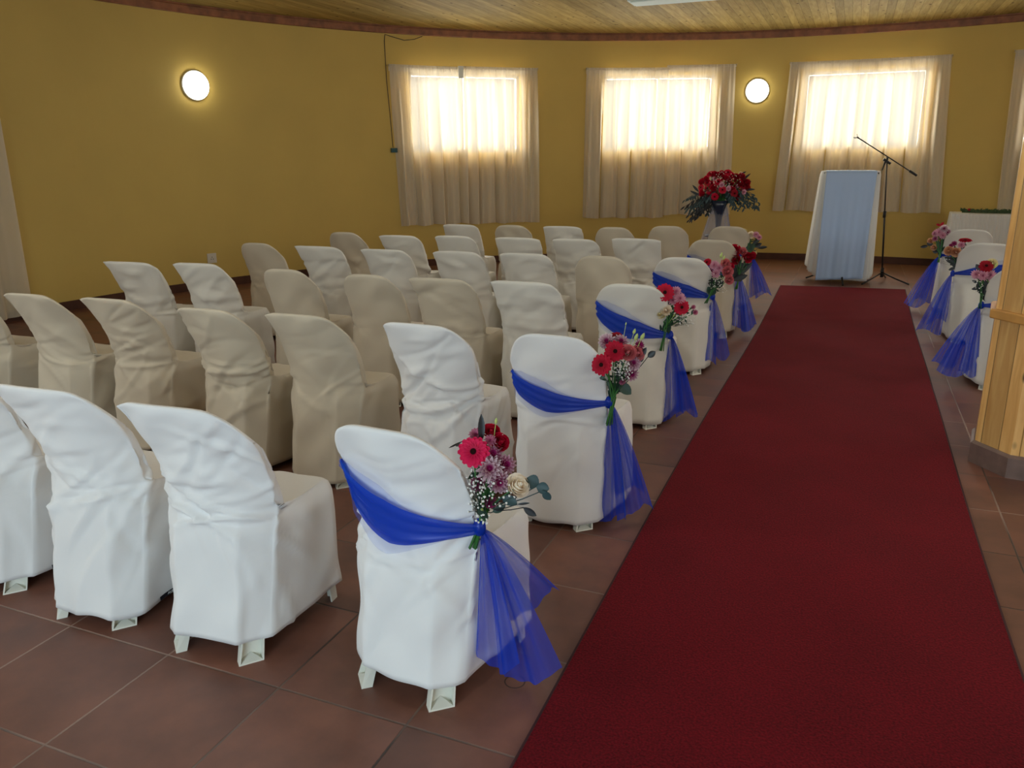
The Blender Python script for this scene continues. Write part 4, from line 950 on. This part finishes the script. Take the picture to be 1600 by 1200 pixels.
bouquet(('R', 2), 'pale pink chrysanthemum bouquet with peach roses, farthest right of the carpet', 9.08, [
    ('m', 'mum', 1475, 358, 12, 0, (.1, 0, .5)), ('m', 'mum_pink', 1467, 363, 12, 0, N0), ('m', 'mum', 1480, 362, 9, 0, (.4, 0, 0)), ('m', 'mum_pink', 1473, 368, 10, -0.02, N0), ('m', 'mum', 1461, 373, 8, -0.02, N0), ('r', 'rose_peach', 1454, 376, 7, 0, (-.3, 0, 0)), ('r', 'rose_peach', 1459, 387, 8, 0, (-.2, 0, 0)), ('m', 'mum_pink', 1461, 365, 8, 0, (-.3, 0, .3))],
    [(1469, 396), (1466, 410)], 13,
    leaves=[('leaf', 1470, 396, 1466, 376, 9, 0), ('leaf', 1471, 394, 1474, 374, 9, 0), ('leaf_dark', 1458, 382, 1448, 380, 7, 0), ('leaf_dark', 1450, 384, 1438, 386, 5, 0), ('leaf_dark', 1466, 394, 1457, 392, 6, 0), ('ger_dark', 1469, 353, 1463, 350, 4, 0), ('ger_dark', 1469, 353, 1475, 347, 4, 0)])

# ---------------------------------------------------------------- flower stand in front of the windows
def flower_stand():
    Y = 10.8; base = at(1122, 353, Y); vx, vy = base.x, base.y
    tb = empty('tulle_draped_pedestal', (vx - 0.02, vy + 0.03, 0), 0, 'slim pedestal draped in sheer grey tulle behind the front row of chairs', 'pedestal')
    MB().lathe([(0.001, 0.56), (0.15, 0.56), (0.155, 0.55), (0.15, 0.535), (0.03, 0.53), (0.025, 0.10), (0.13, 0.03), (0.15, 0.0)], 24).build('pedestal_stand', MT['black'], tb)
    mb = MB(); P = []
    for i in range(25):
        t = i / 24; row = []
        for j in range(61):
            a = -PI * 1.05 + PI * 1.5 * j / 60 + PI * 0.35; r = 0.10 + 0.24 * t ** 0.9 + (0.006 + 0.018 * t) * math.sin(j * 1.15) + 0.01 * math.sin(j * 0.31 + t)
            row.append(Vector((r * math.cos(a) * 1.0 - 0.07 * t, r * math.sin(a) * 0.7, 0.93 - 0.90 * t)))
        P.append(row)
    mb.grid(P).build('tulle_drape', MT['grey_tulle'], tb)
    vs = empty('tall_flower_vase', (vx, vy, 0.56), 0, 'tall dark blue trumpet vase holding the big red arrangement', 'vase')
    MB().lathe([(0.001, 0.0), (0.05, 0.0), (0.055, 0.01), (0.035, 0.03), (0.030, 0.08), (0.045, 0.22), (0.085, 0.36), (0.115, 0.44), (0.110, 0.44), (0.08, 0.36), (0.04, 0.22), (0.02, 0.08), (0.001, 0.07)], 32).build('vase_body', MT['vase'], vs)
    top = Vector((vx, vy, 1.0)); rg = random.Random(4)
    root = empty('flower_arrangement', top, 0, 'large red and burgundy arrangement with trailing dark greenery in the tall vase', 'flower arrangement'); bpy.context.view_layer.update()
    tocam = (Vector((0, 0, CAM_H)) - top).normalized()
    sm = MB()
    spots = []
    for i in range(46):
        for _ in range(80):
            px = rg.uniform(1092, 1168); py = rg.uniform(268, 308)
            if ((px - 1130) / 40) ** 2 + ((py - 290) / 21) ** 2 < 1 and all((px - q[0]) ** 2 + (py - q[1]) ** 2 > 36 for q in spots): spots.append((px, py)); break
    for i, (px, py) in enumerate(spots):
        p = at(px, py, Y + rg.uniform(-0.16, 0.1)); nr = tocam + Vector(((px - 1130) / 40, 0, 0.3 + (290 - py) / 30))
        dark = px > 1145
        if i % 7 == 3: mum(root, p, nr, 0.075, MT['mum_pink'], rg, 1)
        elif i % 3 == 0: gerbera(root, p, nr, 0.105, MT['ger_dark' if dark else 'ger_red'], rg, 1)
        else: rose(root, p, nr, 0.085, MT['ger_dark' if dark else 'rose_red'], rg, 1)
        sm.tube([top + Vector((0, 0, -0.3)), top + (p - top) * 0.2, p - nr.normalized() * 0.03], 0.003, 5)
    to_parent(sm, 'stems', MT['stem'], root)
    fb = MB(); filler(fb, rg, [at(px, py, Y) for px, py in spots], top, top, tocam, 160)
    fb.v = [top + (v - top) * 1.0 for v in fb.v]; to_parent(fb, 'filler_foliage', MT['leaf'], root)
    for i in range(60):
        a = rg.uniform(0, 2 * PI); left = rg.random() < 0.5
        cx = rg.uniform(1080, 1112) if left else rg.uniform(1138, 1178); cy = rg.uniform(296, 338) if left else rg.uniform(294, 322)
        if left and cx < 1085 and cy < 305: cy += 12
        c = at(cx, cy, Y + rg.uniform(-0.16, 0.12)); mb = MB(); o = top + Vector((0, 0, 0.03))
        sp = (c - o); tip = c + Vector((sp.x * 0.25, 0, -0.05)); mid = o + sp * 0.55 + Vector((0, 0, 0.06))
        mb.tube([o, mid, c, tip], 0.0022, 4)
        for k in range(9):
            t = 0.45 + 0.55 * k / 8; b = mid + (tip - mid) * ((t - 0.45) / 0.55)
            s = 1 if k % 2 else -1; d = Vector((s * rg.uniform(0.02, 0.04) + sp.x * 0.05, rg.uniform(-.03, .01), rg.uniform(-0.075, -0.01)))
            leaf_mb(mb, b, b + d, rg.uniform(0.016, 0.028), tocam + Vector((rg.uniform(-.5, .5), 0, rg.uniform(-.5, .5))), n=4)
        to_parent(mb, 'leafy_sprig', MT['leaf_dark' if (left and rg.random() < 0.6) else 'leaf_blue'], root)
    for (x0, y0, x1, y1) in [(1155, 285, 1173, 271), (1160, 290, 1174, 283), (1150, 276, 1166, 268), (1162, 296, 1180, 296), (1092, 300, 1082, 289), (1095, 306, 1078, 298)]:
        mb = MB(); leaf_mb(mb, at(x0, y0, Y), at(x1, y1, Y), 0.03, tocam); mb.tube([top, at(x0, y0, Y)], 0.002, 4); to_parent(mb, 'leaf', MT['leaf_dark'], root)
    mb = MB()
    for i in range(90):
        px, py = rg.uniform(1108, 1160), rg.uniform(268, 292); p = at(px, py, Y + rg.uniform(-.17, 0.0)); r = 0.006
        mb.lathe([(0.0002, -r), (r, 0), (0.0002, r)], 5, p)
    o = to_parent(mb, 'babys_breath', MT['breath'], root); o['kind'] = 'stuff'; o['label'] = 'white filler flowers between the red blooms'
flower_stand()

# ---------------------------------------------------------------- lectern and microphone stand
def lectern():
    cx, cy = -0.04, 10.98; root = empty('draped_lectern', (cx, cy, 0), R_(4), 'lectern draped in white cloth at the end of the red carpet', 'lectern')
    H = 1.36; hw, hd = 0.335, 0.17; P = []; L = 120; rg = random.Random(2)
    ph = [rg.uniform(0, 6) for _ in range(4)]
    def rim(s, grow, wav, t):
        # s 0..1 round a rounded rectangle
        a = 2 * PI * s; ca, sa = math.cos(a), math.sin(a); e = 0.35
        x = math.copysign(abs(ca) ** e, ca) * hw; y = math.copysign(abs(sa) ** e, sa) * hd
        f = math.sin(a * 9 + ph[0]) + 0.6 * math.sin(a * 15 + ph[1]) + 0.4 * math.sin(a * 23 + ph[2])
        n = Vector((ca, sa * 0.8, 0)).normalized(); lx = grow * (1.0 if x > 0 else 2.4); p = Vector((x + (lx if abs(ca) > 0.4 else lx * abs(ca)) * math.copysign(1, ca) * 1.0, y + grow * 0.6 * math.copysign(1, sa) * abs(sa), 0))
        return p + n * f * wav
    rows = [(0.0, 0, 0, H)]
    mbt = MB(); top = [[Vector((x, y, H + 0.004)) for x in np.linspace(-hw * .97, hw * .97, 12)] for y in np.linspace(-hd * .95, hd * .95, 6)]
    for i in range(34):
        t = i / 33; row = []
        for j in range(L + 1):
            s = j / L; p = rim(s, 0.005 + 0.028 * t, 0.0 if i < 2 else 0.012 * t ** 0.7, t)
            hem = 0.10 + 0.06 * math.sin(2 * PI * s * 2 + 1.0) + (0.13 * max(0, -math.cos(2 * PI * s)) * max(0, math.sin(2 * PI * s) + 0.3)) 
            p.z = H - (H - hem) * t; 
            if i == 0: p.z = H + 0.004; p.x *= 0.97; p.y *= 0.95
            row.append(p)
        P.append(row)
    mb = MB().grid(P); mb.grid(top)
    c = mb.build('white_drape', MT['white_cloth'], root); c.modifiers.new('cloth', 'SOLIDIFY').thickness = 0.003
    st = MB(); st.box((0, 0, H - 0.02), (0.62, 0.30, 0.02)).tube([(0, 0, H - 0.03), (0, 0, 0.14)], 0.018, 12)
    st.build('stand_column', MT['black'], root)
    for (x, y) in ((-0.40, 0.13), (0.02, -0.40), (0.28, 0.22)):
        MB().tube([(0, 0, 0.16), (x * 0.3, y * 0.3, 0.14), (x, y, 0.012)], [0.012, 0.012, 0.011], 10).build('leg', MT['black'], root)
    # pale blue runner
    rn = empty('lectern_runner', (cx, cy, 0), R_(4), 'pale blue cloth runner hanging down the front of the lectern', 'cloth')
    P = []
    for i in range(46):
        row = []
        for j in range(37):
            b = j / 36 * 2 - 1; w = 0.285 - 0.004 * i / 45
            if i < 6: y = 0.15 - 0.325 * i / 5.0; z = H + 0.012; t = 0
            else:
                t = (i - 5) / 40; y = -0.182 - 0.030 * t; z = H + 0.010 - (H - 0.03) * t
            f = (0.007 * math.sin(b * 7 + 1) + 0.005 * math.sin(b * 13 + 2 + t) + 0.004 * math.sin(b * 22)) * min(1, t * 1.6)
            hemw = 0.04 * (b + 1) * 0.5 * t
            x = b * w * (1 - 0.03 * t) + 0.015 * t - 0.04 * t
            row.append(Vector((x, y - 0.028 * min(1, t * 1.5) - f - 0.006, max(0.012, z + hemw))))
        P.append(row)
    o = MB().grid(P).build('runner_cloth', MT['blue_cloth'], rn); o.modifiers.new('cloth', 'SOLIDIFY').thickness = 0.003
lectern()
def mic_stand():
    Y = 11.12; b = at(1378, 428, Y); bx, by = b.x, b.y
    root = empty('microphone_stand', (bx, by, 0), 0, 'black boom microphone stand on a tripod beside the draped lectern', 'microphone stand'); bpy.context.view_layer.update()
    def loc(p): return Vector(p) - Vector((bx, by, 0))
    j = loc(at(1386, 253, Y)); 
    MB().tube([(0, 0, 0.10), (j.x * 0.55, 0, 0.85), (j.x * 0.56, 0, 0.851)], 0.011, 12).build('pole', MT['black'], root)
    MB().tube([(j.x * 0.55, 0, 0.84), (j.x, 0, j.z)], 0.008, 12).build('inner_pole', MT['black'], root)
    MB().tube([(j.x * 0.55, 0, 0.80), (j.x * 0.55, 0, 0.88)], 0.018, 12).build('height_clutch', MT['black'], root)
    hb = MB().tube([(0, 0, 0.06), (0, 0, 0.18)], 0.020, 12).box((0, -0.02, 0.13), (0.03, 0.03, 0.02)); hb.build('tripod_hub', MT['black'], root)
    for px, py in ((1420, 446), (1336, 447)):
        e = loc(at(px, py, Y)); d = W_floor(px, py); e = Vector((d[0] - bx, d[1] - by, 0.012))
        if e.length > 0.42: e = Vector((e.x, e.y, 0)).normalized() * 0.42 + Vector((0, 0, 0.012))
        MB().tube([(0, 0, 0.12), e * 0.5 + Vector((0, 0, 0.055)), e], [0.009, 0.009, 0.010], 10).build('leg', MT['black'], root)
    MB().tube([(0, 0, 0.12), (0.03, 0.17, 0.06), (0.06, 0.34, 0.012)], [0.009, 0.009, 0.010], 10).build('leg', MT['black'], root)
    a = loc(at(1432, 274, Y)); c = loc(at(1342, 216, Y - 0.1))
    MB().tube([a, c], 0.007, 10).build('boom_arm', MT['black'], root)
    g = (c - a).normalized(); MB().tube([a - g * 0.005, a + g * 0.10], 0.014, 12).build('counterweight', MT['black'], root)
    MB().tube([j - g * 0.05 + Vector((0, 0, .005)), j + g * 0.05 + Vector((0, 0, .005))], 0.016, 12).build('boom_clamp', MT['black'], root)
    MB().tube([j + Vector((-0.02, 0, 0)), j + Vector((-0.045, -0.01, -0.10))], [0.012, 0.006], 8).build('clamp_lever', MT['black'], root)
    MB().tube([j + Vector((0, 0, .02)), j + Vector((0, 0, .055))], [0.010, 0.013], 8).build('clamp_knob', MT['black'], root)
    MB().tube([c + g * 0.0, c + g * 0.03], 0.010, 10).build('boom_tip', MT['black'], root)
    cl = MB(); q = c + g * 0.05
    for s in (-1, 1):
        cl.tube([q + Vector((0.022 * math.cos(a_), 0.02 * s * 0.3, 0.022 * math.sin(a_))) for a_ in np.linspace(-2.6, 0.9, 9)], 0.005, 6)
    cl.box(tuple(q + Vector((0, 0, -0.022))), (0.03, 0.02, 0.012))
    cl.build('microphone_clip', MT['clip'], root)
def W_floor(px, py):
    u = (px - 800) / FPX; v = -(py - 600) / FPX; d = CF + CX * u + CY * v; t = CAM_H / -d.z; return (d.x * t, d.y * t)
mic_stand()

# ---------------------------------------------------------------- side table with pleated skirt and garland
def side_table():
    H = 0.80; cx, cy = 1.82, 12.35; hw, hd = 0.56, 0.22
    root = empty('skirted_table', (cx, cy, 0), R_(-3), 'small table with a pleated white skirt behind the right-hand chairs', 'table')
    MB().box((0, 0, H - 0.012), (2 * hw, 2 * hd, 0.02)).build('table_top', MT['white_cloth'], root, False)
    for sx in (-1, 1):
        for sy in (-1, 1): MB().tube([(sx * (hw - .05), sy * (hd - .05), H - .02), (sx * (hw - .05), sy * (hd - .05), 0)], 0.016, 8).build('leg', MT['black'], root)
    P = []; per = []
    n = 150
    corners = [(-hw, -hd), (hw, -hd), (hw, hd), (-hw, hd), (-hw, -hd)]
    for k in range(4):
        (x0, y0), (x1, y1) = corners[k], corners[k + 1]; L = math.hypot(x1 - x0, y1 - y0); m = int(L / 0.011)
        nx, ny = (y1 - y0) / L, -(x1 - x0) / L
        for i in range(m): per.append((x0 + (x1 - x0) * i / m, y0 + (y1 - y0) * i / m, nx, ny))
    per.append(per[0])
    for i in range(10):
        t = i / 9; P.append([Vector((x + nx * (0.006 + 0.055 * t + (0.006 + 0.006 * t) * math.sin(k * 1.57)), y + ny * (0.006 + 0.055 * t + 0.007 * math.sin(k * 1.57)), H - 0.002 - (H - 0.04) * t)) for k, (x, y, nx, ny) in enumerate(per)])
    MB().grid(P).build('pleated_skirt', MT['white_cloth'], root)
    rg = random.Random(8); g = empty('greenery_garland', (cx, cy, H), R_(-3), 'low garland of dark greenery lying on the skirted table', 'garland')
    mb = MB()
    for i in range(420):
        x = rg.uniform(-hw + 0.12, hw - 0.03); y = rg.uniform(-0.17, 0.02); b = Vector((x, y, rg.uniform(0.008, 0.03)))
        leaf_mb(mb, b, b + Vector((rg.uniform(-.05, .05), rg.uniform(-.04, .03), rg.uniform(0.0, 0.04))), rg.uniform(.012, .024), (0, -1, 1), n=3)
    mb.tube([(-hw + .12, -.08, .012), (0, -.09, .012), (hw - .03, -.08, .012)], 0.008, 6)
    o = mb.build('foliage', MT['garland'], g); o['kind'] = 'stuff'
    for x in (-0.36, 0.22): 
        m2 = MB(); m2.lathe([(0.002, 0.0), (0.02, 0.012), (0.024, 0.022), (0.014, 0.034), (0.001, 0.036)], 10, (x, -0.15, 0.03)); m2.build('blossom', MT['rose_cream'] if x > 0 else MT['rose_red'], g)
side_table()

# ---------------------------------------------------------------- curtains
def curtain(name, a0, a1, z0, z1, label, group, seed, flare_l=0.0, flare_r=0.0, density=1.15, off=0.075):
    rg = random.Random(seed); n = int((a1 - a0) * 14); NZ = 26
    ph = [rg.uniform(0, 6) for _ in range(8)]; fr = [density * q for q in (1.35, 2.2, 4.1, 0.7)]
    root = empty(name, polar((a0 + a1) / 2, HR - off, 0), 0, label, 'curtain', group)
    P = []
    for i in range(NZ + 1):
        t = i / NZ; z = z1 - (z1 - z0) * t; row = []
        head = max(0.0, 1 - t / 0.04)
        for j in range(n + 1):
            s = j / n; a = a0 + (a1 - a0) * s + (flare_r * s - flare_l * (1 - s)) * t ** 1.2
            q = (a0 + (a1 - a0) * s)
            w = math.sin(q * fr[0] * 2.2 + ph[0] + 0.9 * math.sin(q * 0.9 + ph[4])) + 0.55 * math.sin(q * fr[1] * 2.3 + ph[1] + 0.5 * t) + 0.3 * math.sin(q * fr[2] * 2.1 + ph[2])
            g = 0.6 * math.sin(q * 17 + ph[5]) + 0.5 * math.sin(q * 26 + ph[6])
            amp = 0.010 + 0.036 * min(1, t * 3.0); k = w * amp * (1 if t > 0.045 else 0.35) + g * (0.006 if t < 0.05 else 0.0035 * max(0, 1 - t * 2.5))
            row.append(polar(a + 0.12 * math.sin(q * fr[0] * 2.2 + ph[0] + 1.3) * min(1, t * 2), HR - off + k, z + (0.008 * math.sin(q * 2 + ph[3]) if i == NZ else 0)) - root.location)
        P.append(row)
    MB().grid(P).build('curtain_cloth', MT['curtain'], root)
    tp = [[polar(a0 + (a1 - a0) * j / 60, HR - off + 0.045, z) - root.location for j in range(61)] for z in (z1 - 0.004, z1 - 0.085)]
    MB().grid(tp).build('heading_tape', MT['tape'], root)
    hd = MB(); n2 = max(8, int(a1 - a0) * 3)
    hd.tube([polar(a0 - 0.1 + (a1 - a0 + 0.2) * k / n2, HR - off - 0.003, z1 - 0.03) - root.location for k in range(n2 + 1)], 0.0035, 6)
    hd.build('curtain_wire', MT['curtain_wire'], root)
    for a in (a0 - 0.05, a1 + 0.05):
        h = MB().tube([polar(a, HR - 0.002, z1 - 0.012) - root.location, polar(a, HR - off - 0.012, z1 - 0.012) - root.location, polar(a, HR - off - 0.014, z1 + 0.004) - root.location], 0.004, 6)
        h.build('wall_hook', MT['curtain_wire'], root)
    return root
G = 'beige curtains over the windows'
curtain('curtain', -51.5, -43.1, 0.61, 2.80, 'left-hand curtain of the leftmost bright window, beside the hanging cable', G, 1, flare_l=-0.6)
curtain('curtain', -43.2, -35.0, 0.60, 2.81, 'right-hand curtain of the leftmost bright window', G, 2, flare_r=0.1)
curtain('curtain', -29.4, -20.2, 0.64, 2.82, 'left-hand curtain of the middle bright window', G, 3, flare_l=0.15)
curtain('curtain', -20.3, -12.9, 0.68, 2.85, 'right-hand curtain of the middle bright window, behind the tall flowers', G, 4, flare_r=0.3)
curtain('curtain', -7.2, 8.4, 0.75, 2.85, 'wide curtain over the bright window behind the lectern', G, 5, flare_l=0.6, flare_r=0.8)
curtain('curtain', 13.9, 22.0, 0.75, 2.85, 'curtain edge showing beside the pine column at the photo\'s right edge', G, 6, flare_l=-0.5)
curtain('curtain', 22.2, 30.0, 0.75, 2.85, 'curtain hidden behind the pine column', G, 7)
curtain('curtain', 57.0, 73.0, 0.75, 2.85, 'curtain over the right-hand side window', G, 9)
curtain('curtain', -101.0, -88.9, 0.05, 2.9, 'long floor-length curtain at the left edge of the photo', G, 8, density=0.7, off=0.09)

# ---------------------------------------------------------------- things on the wall and ceiling
def wall_frame(deg, z, r=HR):
    p = polar(deg, r, z); inw = (Vector((HC.x, HC.y, z)) - p).normalized(); tan = Vector((0, 0, 1)).cross(inw)
    m = Matrix.Identity(4)
    for i in range(3): m[i][0] = tan[i]; m[i][1] = (0, 0, 1)[i]; m[i][2] = inw[i]; m[i][3] = p[i]
    return m
for deg, z, lab in ((-71.3, 2.41, 'round lit wall lamp on the bare wall at the left'), (-10.45, 2.475, 'round lit wall lamp between the middle and right windows'),
                    (50, 2.45, 'round lit wall lamp right of the column'), (120, 2.45, 'round lit wall lamp on the right near wall'), (-140, 2.45, 'round lit wall lamp on the left near wall')):
    root = empty('wall_lamp', polar(deg, HR, z), 0, lab, 'lamp', 'round lamps on the wall'); root.matrix_world = wall_frame(deg, z)
    MB().lathe([(0.001, 0.0), (0.172, 0.0), (0.172, 0.022), (0.160, 0.030), (0.001, 0.030)], 40).build('lamp_base', MT['lamp_base'], root)
    MB().lathe([(0.160, 0.024), (0.160, 0.045), (0.140, 0.075), (0.10, 0.098), (0.05, 0.110), (0.001, 0.113)], 40).build('glass_shade', MT['lamp_glow'], root)
for i, (x, y) in enumerate(((-3.2, 6.2), (3.2, 6.2), (-3.2, 2.2), (3.2, 2.2), (0.0, 4.2))):  # unseen lamps, added to light the seats and floor from above
    root = empty('added_ceiling_lamp', (x, y, CZ), 0, 'round fill lamp added on the pine ceiling above the chairs, unseen', 'lamp', 'added fill lamps on the ceiling'); root.rotation_euler = (PI, 0, 0)
    MB().lathe([(0.001, 0.0), (0.192, 0.0), (0.192, 0.022), (0.180, 0.030), (0.001, 0.030)], 40).build('lamp_base', MT['lamp_base'], root)
    MB().lathe([(0.180, 0.024), (0.180, 0.045), (0.155, 0.075), (0.11, 0.098), (0.05, 0.110), (0.001, 0.113)], 40).build('glass_shade', MT['ceiling_fill_glow'], root)
root = empty('wall_socket', polar(-71.5, HR, 0.37), 0, 'square white wall socket low on the wall behind the left chairs', 'socket'); root.matrix_world = wall_frame(-71.5, 0.37)
MB().box((0, 0, 0.006), (0.12, 0.12, 0.012)).build('face_plate', MT['socket'], root, False)
hs = MB()
for x, y in ((0, 0.012), (-0.014, -0.012), (0.014, -0.012)): hs.box((x, y, 0.0125), (0.008, 0.012, 0.002))
hs.build('socket_holes', MT['hole'], root, False)
MB().box((0.035, -0.035, 0.014), (0.012, 0.018, 0.006)).build('switch', MT['socket'], root, False)
# cable hanging from the cornice
cr = empty('hanging_cable', polar(-51.9, HR - 0.05, 1.68), 0, 'thin brown cable hanging from the cornice left of the first window', 'cable')
pts = [polar(-47.6, HR - 0.012, 3.185), polar(-48.5, HR - 0.012, 3.14), polar(-49.6, HR - 0.012, 3.12), polar(-51.0, HR - 0.012, 3.16), polar(-51.65, HR - 0.012, 3.18), polar(-51.75, HR - 0.015, 3.10), polar(-51.75, HR - 0.03, 2.6), polar(-51.6, HR - 0.05, 2.1), polar(-51.45, HR - 0.05, 1.70)]
MB().tube([p - cr.location for p in pts], 0.005, 6).build('cable_wire', MT['cable'], cr)
p = polar(-51.35, HR - 0.05, 1.665) - cr.location
MB().box(tuple(p), (0.085, 0.04, 0.06), R_(51)).build('plug_box', MT['plug'], cr, False)
# white bracket on the first curtain rail
br = empty('curtain_bracket', polar(-43.75, HR - 0.13, 2.70), 0, 'small white bracket hanging where the first window\'s two curtains meet', 'bracket'); br.matrix_world = wall_frame(-43.75, 2.72, HR - 0.125)
MB().box((0, 0, 0), (0.07, 0.15, 0.012)).box((0, 0.07, 0.01), (0.075, 0.03, 0.02)).build('bracket_plate', MT['plastic'], br, False)
# white light fitting on the ceiling, cut by the top of the picture
cl = empty('ceiling_light', (-1.95, 9.83, CZ), 0, 'white rectangular light fitting on the pine ceiling at the photo\'s top edge', 'light')
MB().box((0, 0, -0.02), (1.26, 0.34, 0.04)).build('housing', MT['fixture'], cl, False)
MB().box((0, 0, -0.045), (1.20, 0.28, 0.012)).build('diffuser', MT['fixture'], cl, False)
